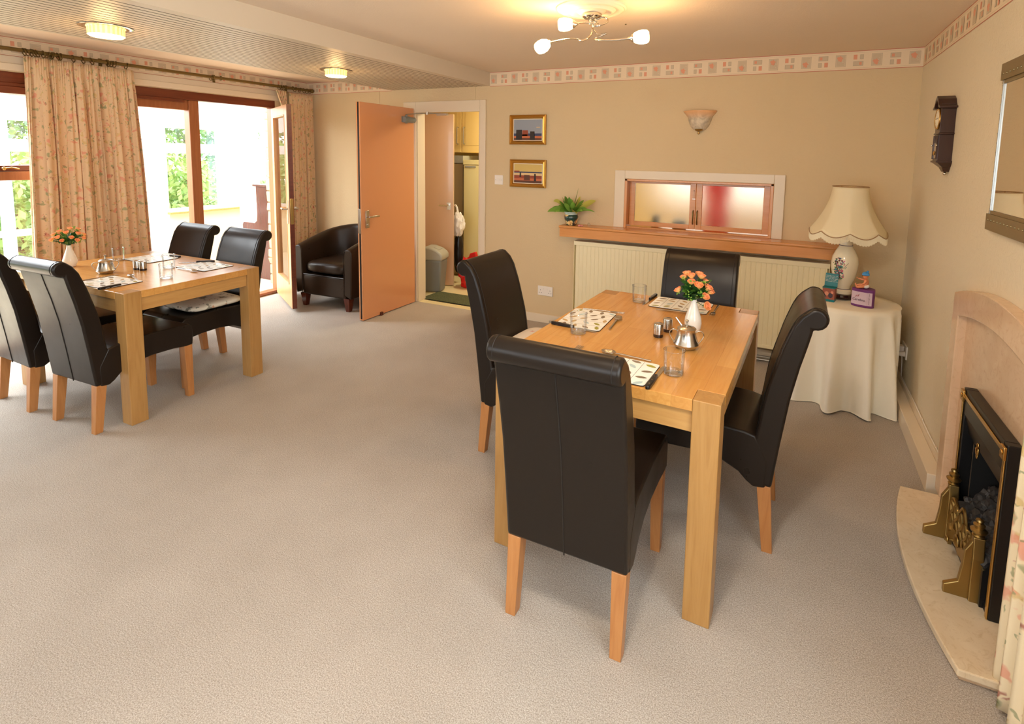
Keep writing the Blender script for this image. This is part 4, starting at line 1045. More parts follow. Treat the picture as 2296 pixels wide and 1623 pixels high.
def sugar(x, y, z, rz, label, spoon=True):
    r = thing('sugar_bowl', (x, y, z), math.radians(rz), label, 'sugar bowl', 'steel lidded sugar bowls')
    bm = B(); lathe(bm, [(.030, 0), (.038, .001), (.049, .012), (.050, .016), (.045, .026), (.038, .045), (.0355, .062), (.037, .066)], 40); mk('bowl', bm, M['steel'], r)
    bm = B(); lathe(bm, [(.037, .066), (.0375, .068), (.03, .073), (.012, .077), (.004, .078), (.003, .088), (.006, .092), (.006, .096), (.002, .098)], 32); mk('lid', bm, M['steel'], r)
    for s in (-1, 1):
        bm = B(); tube(bm, smoothpts([(s*.036, 0, .056), (s*.05, 0, .062), (s*.063, 0, .056), (s*.066, 0, .044), (s*.058, 0, .030), (s*.047, 0, .016)], 4), .0042, 8, flat=.5); mk('handle', bm, M['steel'], r)
    r.scale = (1, 1, 1.18)
    if spoon:
        bm = B(); tube(bm, [(-.02, .01, .074), (-.044, .012, .100)], .0035, 8); mk('spoon_handle', bm, M['steel'], r)
    return r
sugar(-.358, 2.155, T, 12, 'steel lidded sugar bowl with two handles in front of the vase on the near table')
sugar(-3.835, 1.80, TT, 70, 'steel lidded sugar bowl on the window table', False)

# vases with peach roses
def rose_bm(s=1.0, seed=0):
    rnd = random.Random(seed); bm = B()
    for k, (n, r0, h, tilt) in enumerate(((3, .0045, .024, .05), (4, .009, .023, .25), (5, .013, .021, .5))):
        for i in range(n):
            a0 = 2*PI*(i+.4*k)/n+rnd.random()*.3; w = 2*PI/n*.72
            def fn(u, v, a0=a0, w=w, r0=r0, h=h, tilt=tilt):
                a = a0+(u-.5)*2*w; rr_ = r0*(.35+.65*math.sin(PI*.5*min(1, v*1.4)))*(1+tilt*v*v*.9); z = h*v*(1-.25*abs(2*u-1)**2)
                return (s*rr_*math.cos(a), s*rr_*math.sin(a), s*z)
            grid(bm, fn, 5, 5)
    return bm
rose_me = [None]
def bouquet(x, y, z, spots, label, n_leaf, seed, sc=1.0, group='peach artificial rose bunches'):
    r = thing('rose_bunch', (x, y, z), 0, label, 'flowers', group); rnd = random.Random(seed)
    for i, (dx, dy, dz) in enumerate(spots):
        base = Vector((0, 0, 0)); tip = Vector((dx, dy, dz))
        d = (tip - Vector((0, 0, -.03))).normalized()
        if rose_me[0] is None:
            o = mk('rose', rose_bm(1.0, 1), M['rose'], r, solid=.0008); rose_me[0] = o
        else:
            o = rose_me[0].copy(); COL.objects.link(o); o.parent = r
        o.location = tip; o.rotation_mode = 'QUATERNION'; o.rotation_quaternion = Vector((0, 0, 1)).rotation_difference(d+Vector((0, 0, .25))); s_ = sc*rnd.uniform(.95, 1.2); o.scale = (s_,)*3
    bm = B()
    for (dx, dy, dz) in spots:
        tube(bm, smoothpts([(0, 0, -.02), (dx*.3, dy*.3, dz*.5), (dx, dy, dz)], 4), .0014, 5)
        for k in range(5): a = k*1.26; blade(bm, (dx, dy, dz-.003), (math.cos(a), math.sin(a), 0), .012, .004, 0, .010)
    mk('stems', bm, M['leaf'], r)
    bm = B()
    for i in range(n_leaf):
        a = rnd.random()*2*PI; el = rnd.uniform(.1, 1.1); L = rnd.uniform(.035, .065); b = Vector((.012*math.cos(a), .012*math.sin(a), .005+.03*rnd.random())) * rnd.uniform(.6, 2.2)
        blade(bm, b, (math.cos(a), math.sin(a), 0), L, rnd.uniform(.007, .015), .014, L*math.sin(el)*1.0, rnd.choice([0, 0, 1]), 5, roll=rnd.uniform(-1, 1))
    mk('leaves', bm, [M['leaf'], M['leaf_m']], r, kind='stuff')
    bm = B()
    for i in range(16):
        a = rnd.random()*2*PI; rr_ = rnd.uniform(.03, .075); zz = rnd.uniform(.02, .125)*(1.1-rr_*4)
        c0 = Vector((rr_*math.cos(a), rr_*math.sin(a), zz))
        for k in range(5): sphere(bm, c0+Vector((rnd.uniform(-.01, .01), rnd.uniform(-.01, .01), rnd.uniform(-.01, .012))), .0035, 6, 4)
    mk('buds', bm, M['leaf_l'], r, kind='stuff')
    return r
def vase(x, y, z, label, s=1.0, r1=.040):
    bm = B(); lathe(bm, [(.024*s, 0), (.03*s, .002), (.037*s, .015), (r1*s, .04), (.037*s, .065), (.027*s, .095), (.017*s, .125), (.013*s, .145), (.0125*s, .152), (.0105*s, .152), (.011*s, .14)], 40)
    for v in bm.verts: v.co.z *= s
    o = mk('vase', bm, M['ceramic']); o.location = (x, y, z); return setp(o, label, 'vase', 'white ceramic bud vases')
vase(-.372, 2.39, T, 'white teardrop vase behind the sugar bowl on the near table', .93)
rs = [(-.062, -.01, .028), (-.045, 0, .085), (-.035, .01, .10), (-.012, -.02, .098), (-.008, -.035, .075), (.025, 0, .095), (.020, -.035, .06), (.052, -.01, .050), (.058, .0, .035), (.046, -.03, .018), (.05, -.03, -.018), (-.02, .03, .09), (.012, .03, .10), (.04, .03, .07)]
bouquet(-.372, 2.39, T+.140, rs, 'bunch of peach artificial roses in the white vase on the near table', 110, 4, .95)
vase(-4.235, 1.79, TT, 'white tapered vase on the window table beside the long curtain', .93, .044)
rnd = random.Random(9)
rs2 = [(.078*math.cos(i*2.4)*math.sin(1.65*((i+1)/22)**.5), .078*math.sin(i*2.4)*math.sin(1.65*((i+1)/22)**.5), .012+.088*math.cos(1.5*((i+1)/22)**.5)+.018*rnd.random()) for i in range(22)]
bouquet(-4.235, 1.79, TT+.140, rs2, 'bunch of orange artificial roses in the vase on the window table', 80, 12, .72)

# ------------------------------------------------------------------ tub chair
tc_ = thing('tub_chair', (-4.035, 3.68, 0), math.radians(3), 'dark brown leather tub armchair between the patio door and the peach door', 'armchair')
Wt, Dt, Th = .345, .64, .09
path = []
for i in range(9): path.append((-Wt, .0+ (Dt-.30)*i/8, PI))
for i in range(1, 13):
    a = PI - PI*i/13; path.append((Wt*math.cos(a)/abs(1), Dt-.30+.30*math.sin(a), a))
for i in range(9): path.append((Wt, (Dt-.30)*(1-i/8), 0))
def hgt(x, y):
    t = max(0, min(1, y/(Dt))); return .605+.165*t**.9
prof2 = [(0, .13), (0.004, .4), (.0, .93), (-.012, .985), (-.045, 1.0), (-.078, .985), (-.09, .93), (-.085, .5), (-.085, .2)]
bm = B(); V = []
for (x, y, a) in path:
    nx, ny = math.cos(a), math.sin(a)
    row = []
    Hh = hgt(x, y); fl = .02
    for (d, q) in prof2:
        zz = .13+(Hh-.13)*((q-.13)/.87) if q > .13 else .13
        row.append(bm.verts.new((x+nx*(d+fl*(q-.5)), y+ny*(d+fl*(q-.5)), zz)))
    V.append(row)
for a, b in zip(V, V[1:]):
    for i in range(len(prof2)-1): bm.faces.new((a[i], a[i+1], b[i+1], b[i]))
    bm.faces.new((a[-1], a[0], b[0], b[-1]))
for e in (V[0], V[-1][::-1]): bm.faces.new(e)
mk('shell', bm, M['leather2'], tc_, bevel=.01, seg=3, ang=1.0)
bm = B(); box(bm, -Wt+.08, Wt-.08, .01, Dt-.08, .125, .325); mk('seat_base', bm, M['leather2'], tc_, bevel=.015, seg=3)
bm = B()
def cf(u, v):
    a = 2*PI*u; ph = -PI/2+PI*v; e = .35
    cx = math.copysign(abs(math.cos(a))**e, math.cos(a)); cy = math.copysign(abs(math.sin(a))**e, math.sin(a)); r_ = max(0, math.cos(ph))**.3
    return ((Wt-.092)*cx*r_, .275+.275*cy*r_, .335+.125*(.5+.5*math.copysign(abs(math.sin(ph))**.7, math.sin(ph))))
grid(bm, cf, 44, 14, closed=True); bmesh.ops.remove_doubles(bm, verts=bm.verts, dist=1e-5)
mk('seat_cushion', bm, M['leather2'], tc_)
bm = B()
for y in (.0,): tube(bm, [(-Wt+.095, .006, .326), (Wt-.095, .006, .326)], .005, 6)
for s in (-1, 1): tube(bm, smoothpts([(s*(Wt-.085), -.004, .14), (s*(Wt-.085), -.004, .35), (s*(Wt-.082), -.003, .56), (s*(Wt-.05), .0, .598), (s*Wt, .0, .585)], 4), .003, 6)
mk('piping', bm, M['leather2'], tc_)
for (x, y) in ((-.27, .05), (.27, .05), (-.24, .55), (.24, .55)):
    bm = B(); hexa(bm, [(x-.02, y-.02, 0), (x+.02, y-.02, 0), (x+.02, y+.02, 0), (x-.02, y+.02, 0)], [(x-.035, y-.035, .13), (x+.035, y-.035, .13), (x+.035, y+.035, .13), (x-.035, y+.035, .13)])
    mk('foot', bm, M['darkwood'], tc_, smooth=False, bevel=.002)

# ------------------------------------------------------------------ lamp table corner
CTX, CTY, CTZ, CTR = .345, 3.915, .622, .292
cl = thing('tablecloth', (CTX, CTY, 0), 0, 'floor length ivory cloth draped over the round corner table', 'tablecloth')
bm = B(); nu, nv = 180, 26
def fold(a): return .5+.5*math.sin(13*a+1.5*math.sin(2*a+.6)+.4)
def ctop(u, v): return (CTR*v*math.cos(2*PI*u)*.985, CTR*v*math.sin(2*PI*u)*.985, CTZ+.003)
def cside(u, v):
    a = 2*PI*u; f = fold(a)
    t = v
    rr_ = CTR*(.985+.03*min(1, t*6)) + t**.8*(-.02+.12*f**1.8) - .01*t
    zz = CTZ+.003-.012*min(1, t*8) - (CTZ-.01-.012*(f-.5)-.01*math.sin(3*a))*t + (.0 if t < .1 else 0)
    x = rr_*math.cos(a); y = rr_*math.sin(a)
    x = min(x, XR-.08-CTX); y = min(y, 4.205-CTY)
    return (x, y, max(zz, .004))
grid(bm, ctop, nu, 6, closed=True); grid(bm, cside, nu, nv, closed=True); bmesh.ops.remove_doubles(bm, verts=bm.verts, dist=1e-4)
mk('drape', bm, M['cloth'], cl, ang=2.5)
bm = B(); tube(bm, [Vector(cside(i/nu, 1.0))+Vector((0, 0, .001)) for i in range(nu)], .003, 5, closed=True); mk('hem', bm, M['cloth'], cl)
tb = thing('corner_table', (CTX, CTY, 0), 0, 'small round table hidden under the ivory cloth in the right corner', 'table')
bm = B(); lathe(bm, [(CTR-.015, CTZ-.02), (CTR-.01, CTZ-.01), (CTR-.015, CTZ+.0)], 40); mk('tabletop', bm, M['oak_x'], tb)
bm = B(); lathe(bm, [(.03, 0), (.03, CTZ-.02)], 16); lathe(bm, [(.14, 0), (.14, .03), (.03, .05)], 24); mk('pedestal', bm, M['oak_z'], tb)

LZ = CTZ+.004
lp = thing('table_lamp', (.315, 3.97, LZ), 0, 'large table lamp with scalloped cream shade and flowered china body on the draped corner table', 'lamp')
bm = B(); lathe(bm, [(.055, 0), (.064, .006), (.067, .018), (.062, .03), (.05, .036)], 40); mk('foot', bm, M['piano'] and mat('dark_turned_foot', lin(40, 20, 16), .15, coat=.5), lp)
bm = B(); lathe(bm, [(.05, .035), (.05, .055), (.040, .068), (.043, .085), (.062, .13), (.076, .20), (.0785, .235), (.073, .275), (.055, .315), (.038, .345), (.033, .37), (.036, .39)], 48); bd = mk('body', bm, M['lampbody'], lp)
bm = B()
for z, r_ in ((.066, .0412), (.35, .0372)): tube(bm, [(r_*math.cos(2*PI*i/32), r_*math.sin(2*PI*i/32), z) for i in range(32)], .0022, 6, closed=True)
mk('painted_band', bm, M['ink'], bd)
rnd = random.Random(21); bm = B()
cols = [mat('glaze_'+k, c, .3) for k, c in (('pink', lin(206, 104, 122)), ('teal', lin(60, 130, 128)), ('green', lin(96, 124, 62)), ('brown', lin(84, 50, 30)), ('blue', lin(90, 130, 160)))]
def rbody(z):
    P = [(.068, .040), (.085, .043), (.13, .062), (.20, .076), (.235, .0785), (.275, .073), (.315, .055)]
    for (a, b), (c, d) in zip(P, P[1:]):
        if a <= z <= c: return b+(d-b)*(z-a)/(c-a)
    return .05
for i in range(170):
    z = rnd.uniform(.135, .275); a = math.radians(-120)+rnd.gauss(0, .30)
    if abs(a+2.09) > .62 or ((z-.205)/.07)**2+((a+2.09)/.62)**2 > 1: continue
    r_ = rbody(z)+.0012; mi = rnd.randrange(5); s_ = rnd.uniform(.003, .0075)
    pts = [((r_)*math.cos(a+s_*math.cos(t)/r_), r_*math.sin(a+s_*math.cos(t)/r_), z+s_*rnd.uniform(.5, 1)*math.sin(t)) for t in [2*PI*k/7 for k in range(7)]]
    poly(bm, pts, mi)
for k in range(5):
    a0 = math.radians(-150+10*k); tube(bm, smoothpts([((rbody(z)+.0008)*math.cos(a0+.25*math.sin(z*40+k)+ (z-.12)*2.5), (rbody(z)+.0008)*math.sin(a0+.25*math.sin(z*40+k)+(z-.12)*2.5), z) for z in (.13, .16, .19, .22, .245)], 3), .0011, 5, mi=3)
mk('painted_flowers', bm, cols, bd)
bm = B(); lathe(bm, [(.036, .39), (.02, .397), (.012, .405), (.012, .44)], 24); cyl(bm, (0, 0, .44), (0, 0, .47), .017); mk('lamp_holder', bm, M['brass'], lp)
z0s, z1s = .448, .728
bm = B(); nS = 96
def shp(u, v):
    a = 2*PI*u; sc_ = abs(math.sin(4*a)) ; zb = z0s-.03*sc_
    zz = z1s+(zb-z1s)*v
    R = .101+.108*(v**1.9)+.008*v
    R *= (1+.018*sc_*v)
    return (R*math.cos(a), R*math.sin(a), zz)
grid(bm, shp, nS, 16, closed=True); ms = mk('lamp_shade', bm, M['shade'], lp, solid=.002, ang=1.2)
for vv in (0, 1):
    bm = B(); tube(bm, [shp(i/nS, vv) for i in range(nS)], .0034, 6, closed=True); mk('braid', bm, M['trimbr'], ms)
bm = B(); nF = 300
for i in range(nF):
    p = Vector(shp(i/nF, 1)); box(bm, p.x-.0016, p.x+.0016, p.y-.0016, p.y+.0016, p.z-.040-.003*math.sin(i*1.7), p.z)
mk('fringe', bm, M['fringe'], lp, smooth=False)
bm = B(); lathe(bm, [(.006, z1s-.02), (.006, z1s-.012)], 10)
for k in range(3): a = 2*PI*k/3; tube(bm, [(0, 0, z1s-.016), (.1*math.cos(a), .1*math.sin(a), z1s-.002)], .0015, 5)
tube(bm, [(0, 0, .44), (0, 0, z1s-.016)], .003, 6)
mk('shade_carrier', bm, M['brass'], lp)

# purple collection box with a doll
px_, py_ = .415, 3.815
bx_ = thing('collection_box', (px_, py_, LZ), math.radians(-20), 'purple curved collection box with a lilac label at the front of the draped table', 'collection box')
bm = B()
foot = [(-.062, -.012), (-.055, -.028), (-.02, -.042), (.03, -.042), (.06, -.03), (.066, -.012), (.055, .035), (.03, .05), (-.03, .045), (-.055, .02)]
prism(bm, foot, 'z', 0, .112); mk('box', bm, M['purple'], bx_, bevel=.006, seg=3)
bm = B(); lab = [(-.0555, -.0290), (-.02, -.0428), (.03, -.0428), (.057, -.0325)]
for (a, b) in zip(lab, lab[1:]):
    quad(bm, (a[0], a[1]-.0004, .015), (b[0], b[1]-.0004, .015), (b[0], b[1]-.0004, .095), (a[0], a[1]-.0004, .095))
lb_ = mk('label', bm, M['lilac'], bx_, smooth=False)
text_mesh('lettering', 'Cerebra', .021, M['ink'], lb_, (-.012, -.0442, .040), (PI/2, 0, math.radians(-8)))
bm = B()
tube(bm, [(-.030, -.0438, .062), (-.024, -.0436, .072), (-.016, -.0436, .066), (-.012, -.0436, .078)], .0016, 6)
mk('logo', bm, M['red_ink'], lb_, smooth=False)
bm = B(); rnd = random.Random(3)
for i in range(9):
    w = rnd.uniform(.004, .009); z = .025+i*.0075; quad(bm, (.042-w/2, -.0394, z), (.042+w/2, -.0385, z), (.042+w/2, -.0385, z+.003), (.042-w/2, -.0394, z+.003))
mk('small_print', bm, M['ink'], lb_, smooth=False)
# baby doll sitting on the box, facing left
dl = thing('baby_figurine', (px_+.006, py_+.0, LZ+.112), math.radians(160), 'seated baby figurine in a blue bobble hat on the purple collection box', 'figurine')
# local +x = the way it faces
def skin_mesh(name, verts, edges, radii, m, parent, root=0, sub=2):
    me = bpy.data.meshes.new(name); me.from_pydata(verts, edges, []); o = bpy.data.objects.new(name, me); COL.objects.link(o); me.materials.append(m)
    o.parent = parent
    md = o.modifiers.new('skin', 'SKIN'); md.use_smooth_shade = True
    for i, r_ in enumerate(radii):
        sv = me.skin_vertices[0].data[i]; sv.radius = (r_, r_); sv.use_root = (i == root)
    ms_ = o.modifiers.new('sub', 'SUBSURF'); ms_.levels = sub; ms_.render_levels = sub
    return o
V_ = [(-.004, 0, .012), (-.008, 0, .030), (-.008, 0, .048), (-.004, 0, .058), (.002, 0, .070), (.003, 0, .080),
      (.008, -.016, .012), (.034, -.020, .012), (.055, -.016, .008), (.058, -.016, .022),
      (.008, .016, .012), (.022, .034, .011), (.036, .036, .007), (.040, .037, .019),
      (-.006, -.019, .050), (.016, -.022, .048), (.038, -.020, .052), (.046, -.018, .052),
      (-.006, .019, .050), (-.001, .026, .034), (.014, .022, .026), (.020, .020, .026)]
E_ = [(0, 1), (1, 2), (2, 3), (3, 4), (4, 5), (0, 6), (6, 7), (7, 8), (8, 9), (0, 10), (10, 11), (11, 12), (12, 13), (2, 14), (14, 15), (15, 16), (16, 17), (2, 18), (18, 19), (19, 20), (20, 21)]
R_ = [.017, .016, .014, .008, .018, .017, .012, .009, .006, .004, .012, .009, .006, .004, .008, .006, .005, .005, .008, .006, .005, .005]
sk = skin_mesh('body', V_, E_, R_, M['skin'], dl)
bm = B()
for (cx, cy, cz, s) in ((.0535, -.018, .054, -1), (.0255, .020, .027, 1)):
    for k in range(4): cyl(bm, (cx-.006, cy+(-.004+.0027*k), cz), (cx+.003-.0008*abs(k-1.5), cy+(-.0045+.003*k), cz+.001), .0014, .001, 6)
    cyl(bm, (cx-.006, cy, cz+.002), (cx-.001, cy+s*.001, cz+.007), .0015, .001, 6)
mk('fingers', bm, M['skin'], dl)
bm = B(); sphere(bm, (.001, 0, .085), .0205, 18, 12, sc=(1, .95, .95)); 
for v in bm.verts:
    if v.co.z < .083: v.co.z = .083+(v.co.z-.083)*.05
sphere(bm, (-.008, 0, .106), .0065, 10, 8); mk('bobble_hat', bm, M['bluehat'], dl)
bm = B()
for s in (-1, 1): sphere(bm, (.0195, s*.0065, .075), .0022, 8, 6)
mk('eyes', bm, M['ink'], dl)
bm = B(); sphere(bm, (.0225, 0, .069), .0028, 8, 6); 
for s in (-1, 1): sphere(bm, (.003, s*.0185, .072), .004, 8, 6, sc=(1, .5, 1.2))
mk('nose_and_ears', bm, M['skin'], dl)
bm = B(); sphere(bm, (.020, 0, .0635), .003, 8, 6, sc=(.5, 1.2, .4)); mk('mouth', bm, M['red_ink'], dl)
bm = B(); sphere(bm, (-.003, 0, .014), .0205, 16, 10, sc=(1, 1.08, .72)); mk('nappy', bm, M['ceramic'], dl)
# teal leaflet box
lf = thing('collection_box', (.235, 3.86, LZ), math.radians(-14), 'teal card collection box with an upright printed flap beside the lamp', 'collection box')
bm = B(); box(bm, -.035, .035, -.03, .03, 0, .085); 
cb_ = mk('carton', bm, mat('carton_photo_side', lin(150, 84, 66), .5), lf, smooth=False, bevel=.001)
bm = B(); box(bm, -.0355, .0355, -.0305, .0305, 0, .014); box(bm, -.037, .037, -.032, .032, .085, .089); mk('teal_edges', bm, M['teal'], lf, smooth=False)
bm = B(); hexa(bm, [(-.037, .028, .089), (.037, .028, .089), (.037, .031, .089), (-.037, .031, .089)], [(-.037, .046, .168), (.037, .046, .168), (.037, .049, .168), (-.037, .049, .168)])
fl_ = mk('printed_flap', bm, M['teal'], lf, smooth=False)
text_mesh('lettering', 'Every day another 100\npeople will start to lose\ntheir sight. Your support\nhelps us rebuild lives\ndevastated by sight loss.', .0072, M['ceramic'], fl_, (-.033, .0405, .152), (PI/2-.22, 0, 0), 'LEFT', 1.25)
bm = B()
for (x, z, s_, mi) in ((-.01, .05, .012, 0), (.012, .04, .014, 1), (.02, .06, .008, 0), (-.022, .035, .01, 1)): sphere(bm, (x, -.0303, z), s_, 10, 6, sc=(1, .05, 1.2), mi=mi)
mk('printed_faces', bm, [mat('photo_skin', lin(206, 140, 112), .5), mat('photo_dark', lin(70, 60, 70), .5)], cb_)

# ------------------------------------------------------------------ curtains
def curtain(name, cfn, y0t, y1t, y0b, y1b, zt, zb, nf, amp, label, m, seed, uvs=1.0, nu=260, nv=40, cinch=None):
    r = thing(name, (cfn, (y0t+y1t)/2, 0), 0, label, 'curtain'); yc0 = (y0t+y1t)/2
    rnd = random.Random(seed); ph = [rnd.uniform(0, 6.28) for _ in range(8)]
    cache = {}
    def off(u, v):
        a = amp*(.35+.65*min(1, v*2.2))
        w = u+.010*math.sin(2*PI*u*3+ph[0]) + .006*math.sin(2*PI*u*7+ph[1]+v*1.2)+.008*v*math.sin(2*PI*u*4+ph[4])
        w += .022*math.sin(2*PI*u*2+ph[6]) + .014*math.sin(2*PI*u*5.3+ph[7]+.6*v)
        x = a*(2*abs(math.sin(PI*nf*w))**.6-1)*(.75+.4*math.sin(2*PI*nf*.37*w+ph[3])) + .2*a*math.sin(2*PI*nf*2.6*w+ph[2]+1.5*v)
        if v < .06: x = x*.6+.004*math.sin(2*PI*nf*5*u)
        return x
    def fn(u, v):
        a, b = y0t+(y0b-y0t)*v, y1t+(y1b-y1t)*v
        y = a+(b-a)*u + .25*amp*math.cos(2*PI*nf*u+ph[5])*min(1, v*3)
        if cinch: y = cinch(u, v, y)
        return (off(u, v), y-yc0, zt+(zb-zt)*v)
    W0 = abs(y1b-y0b)*1.9*uvs; Hh = (zt-zb)*uvs
    bm = B(); grid(bm, fn, nu, nv, uv=lambda u, v: (u*W0, -v*Hh))
    mk('cloth', bm, m, r, solid=.002, ang=3)
    return r, fn
CX0 = XL+.105
zr = 2.172
cr, fnc = curtain('curtain', CX0, 1.865, 2.545, 1.80, 2.60, 2.135, .03, 10, .058, 'wide floral cream curtain hanging in front of the patio window behind the left table', M['curtain'], 3)
cr2, fnc2 = curtain('curtain', CX0, 4.02, 4.33, 3.98, 4.325, 2.125, .03, 6, .022, 'narrow floral cream curtain at the back corner behind the open patio door', M['curtain'], 8, nu=140)
# bunched free edge of the second curtain
bm = B()
def bun(u, v):
    return (-.0+.02*math.sin(2*PI*5*u)*(.5+.5*v), (3.86-.0)+.13*u+.12*v*(1-u)*.9-4.175, 2.135-.28*v)
grid(bm, bun, 60, 12, uv=lambda u, v: (u*.4, -v*.3)); mk('folded_edge', bm, M['curtain'], cr2, solid=.002, ang=3)
cr3, _ = curtain('curtain', .605, 1.30, 1.80, 1.20, 1.875, 2.15, .02, 7, .022, 'floral cream curtain beside the fireplace at the bottom right edge of the photo', M['curtain_near'], 12, nu=160)
# rods and rings
rod = thing('curtain_rod', (CX0, 1.3, zr), 0, 'long antique brass curtain rod along the top of the left wall', 'curtain rod')
bm = B(); tube(bm, [(0, -2.9, 0), (0, 3.0, 0)], .0135, 14); mk('pole', bm, M['rod'], rod)
bm = B(); sphere(bm, (0, 3.02, 0), .022, sc=(1, 1, 1)); lathe(bm, [(.014, 0), (.018, .01)], 14, (0, 0, 0)) if False else None; cyl(bm, (0, 2.97, 0), (0, 3.0, 0), .017); mk('finial', bm, M['rod'], rod)
for y in (1.07, 2.93-.16, -.7, 1.98):
    bm = B(); box(bm, -.108, -.10, y-.012, y+.012, -.05, .035); cyl(bm, (-.10, y, 0), (-.005, y, -.004), .007); tube(bm, [(.0155*math.cos(a), y, .0155*math.sin(a)) for a in [2*PI*i/16 for i in range(16)]], .006, 6, closed=True)
    mk('bracket', bm, M['rod'], rod)
def make_ring(parent, y, tilt):
    bm = B(); tube(bm, [(.024*math.cos(a), .024*math.sin(a)*math.sin(tilt), -.008+.024*math.sin(a)*math.cos(tilt)) for a in [2*PI*i/20 for i in range(20)]], .0034, 6, closed=True)
    tube(bm, [(0, 0, -.026), (0, 0, -.038)], .0018, 5)
    o = mk('ring', bm, M['rod'], parent); o.location = (0, y, zr); return o
rnd = random.Random(4)
ring0 = None
for (par, yc0, ys_) in ((cr, 2.205, [1.87, 1.885, 1.91, 1.925, 1.94, 1.975, 2.0, 2.02, 2.03, 2.06, 2.075, 2.15, 2.21, 2.265, 2.37, 2.385, 2.40, 2.42, 2.50]), (cr2, 4.175, [3.90, 3.93, 3.955, 3.98, 4.10, 4.16, 4.21, 4.25, 4.29])):
    for y in ys_: make_ring(par, y-yc0, rnd.uniform(-.5, .5))
for y in (3.19,):
    pass
o = make_ring(rod, 0, .3); o.location = (0, 3.19-1.3, 0)
o = make_ring(rod, 0, -.3); o.location = (0, 3.205-1.3, 0)

# ------------------------------------------------------------------ ceiling lights
rz_ = thing('ceiling_rose', (-.99, 2.66, ZC), 0, 'round moulded plaster ceiling rose above the chrome light', 'ceiling rose')
bm = B(); lathe(bm, [(.178, 0), (.178, -.006), (.17, -.012), (.165, -.011), (.16, -.016), (.15, -.02), (.14, -.018), (.125, -.012), (.118, -.018), (.108, -.026), (.10, -.026), (.09, -.018), (.075, -.016), (.068, -.022), (.06, -.028), (.05, -.03), (.0, -.03)], 64, cap=False)
mk('plaster', bm, mat('rose_plaster', lin(238, 220, 196), .6), rz_)
ch = thing('ceiling_light', (-.98, 2.65, ZC-.03), 0, 'chrome three-arm swirl ceiling light with lit opal shades', 'ceiling light')
bm = B(); lathe(bm, [(.045, 0), (.049, -.004), (.049, -.016), (.04, -.024), (.02, -.03), (.012, -.034)], 36); mk('ceiling_cup', bm, M['chrome'], ch)
def arm(pts, tipdir, up_):
    bm = B(); tube(bm, smoothpts(pts, 7), .0042, 8); a = mk('arm', bm, M['chrome'], ch)
    tip = Vector(pts[-1]); d = Vector(tipdir).normalized(); q = Vector((0, 0, 1)).rotation_difference(d)
    bm = B(); lathe(bm, [(.004, -.01), (.008, -.004), (.012, .004), (.020, .012), (.021, .020), (.019, .022)], 24)
    for v in bm.verts: v.co = q @ v.co + tip
    mk('holder', bm, M['chrome'], ch)
    bm = B(); lathe(bm, [(.012, .012), (.024, .024), (.032, .045), (.0335, .065), (.030, .085), (.022, .092), (0, .093)], 28, cap=False)
    for v in bm.verts: v.co = q @ v.co + tip
    mk('shade', bm, M['bulb'], ch)
arm([(.02, 0, -.03), (.06, .01, -.02), (.085, .0, -.045), (.05, -.03, -.07), (.01, -.02, -.07), (.03, .02, -.10), (.07, .03, -.095), (.02, .0, -.125), (.06, -.03, -.14), (.14, -.03, -.145), (.205, -.02, -.14)], (1, .15, .05), 0)
arm([(-.02, .0, -.03), (.02, -.02, -.045), (.045, -.04, -.06), (0, -.05, -.055), (-.035, -.06, -.055), (-.055, -.07, -.06)], (-1, -.35, -.05), 0)
arm([(0, .02, -.03), (-.01, .03, -.09), (-.03, .0, -.125), (-.06, -.01, -.13), (-.08, .02, -.115), (-.12, -.03, -.12), (-.185, -.10, -.145)], (-.35, -.75, -.45), 0)
for (x, y, z) in ((-.12, -.05, 2.14), (.27, .0, 2.05), (-.22, -.16, 2.04)): point('ceiling_lamp_glow', (-.98+x, 2.65+y, z), 3.6, WARM, .035)
bm = B()
for (x, y) in ((.0, -.02), (.02, .01), (-.015, .015)): cyl(bm, (x, y, -.03), (x, y, -.042), .005); sphere(bm, (x, y, -.044), .007)
mk('nuts', bm, M['chrome'], ch)
bm = B(); cyl(bm, (-.923, 3.044, ZC), (-.923, 3.044, ZC-.004), .005, seg=8); setp(mk('ceiling_hook', bm, M['rod']), 'tiny brown hook in the ceiling right of the chrome light', 'hook')

fill_light = thing('ceiling_light', (-.35, .72, ZC), 0, 'added unseen opal ceiling light above the frame, filling the right of the room', 'ceiling light')  # added fill fitting out of view, brightens the right side of the floor
bm = B(); lathe(bm, [(.10, 0), (.105, -.02), (.10, -.025)], 36); mk('fitting', bm, M['chrome'], fill_light)
bm = B(); lathe(bm, [(.10, -.025), (.125, -.045), (.115, -.075), (.07, -.095), (0, -.10)], 36, cap=False); mk('glass_bowl', bm, mat('added_fill_glow', WHITE, .3, emit=(1, .90, .76, 1), es=120), fill_light)
def recess(x, y, label):
    r = thing('recessed_light', (x, y, ZBEAM), 0, label, 'ceiling light', 'round lit ceiling lights in the fluted panel')
    bm = B(); lathe(bm, [(.078, .0), (.115, -.001), (.117, -.004), (.112, -.006), (.085, -.006), (.08, -.004)], 40, cap=False); mk('trim_ring', bm, M['chrome'], r)
    bm = B(); n = 96; lathe(bm, [(.076, .0), (.084, -.006), (.080, -.010), (.079, -.045)], n, cap=False)
    for i_, f in enumerate(bm.faces): f.material_index = (i_//2) % 2  # light and shade of the ribs painted as alternating bright and dim glow
    mk('ribbed_edge', bm, [M['recess_rib'], M['recess_rib2']], r)
    bm = B(); lathe(bm, [(.079, -.045), (.07, -.052), (0, -.055)], 40, cap=False); mk('diffuser', bm, M['recess_glow'], r)
    point('recess_lamp_glow', (x, y, ZBEAM-.10), 2.2, WARM, .05)
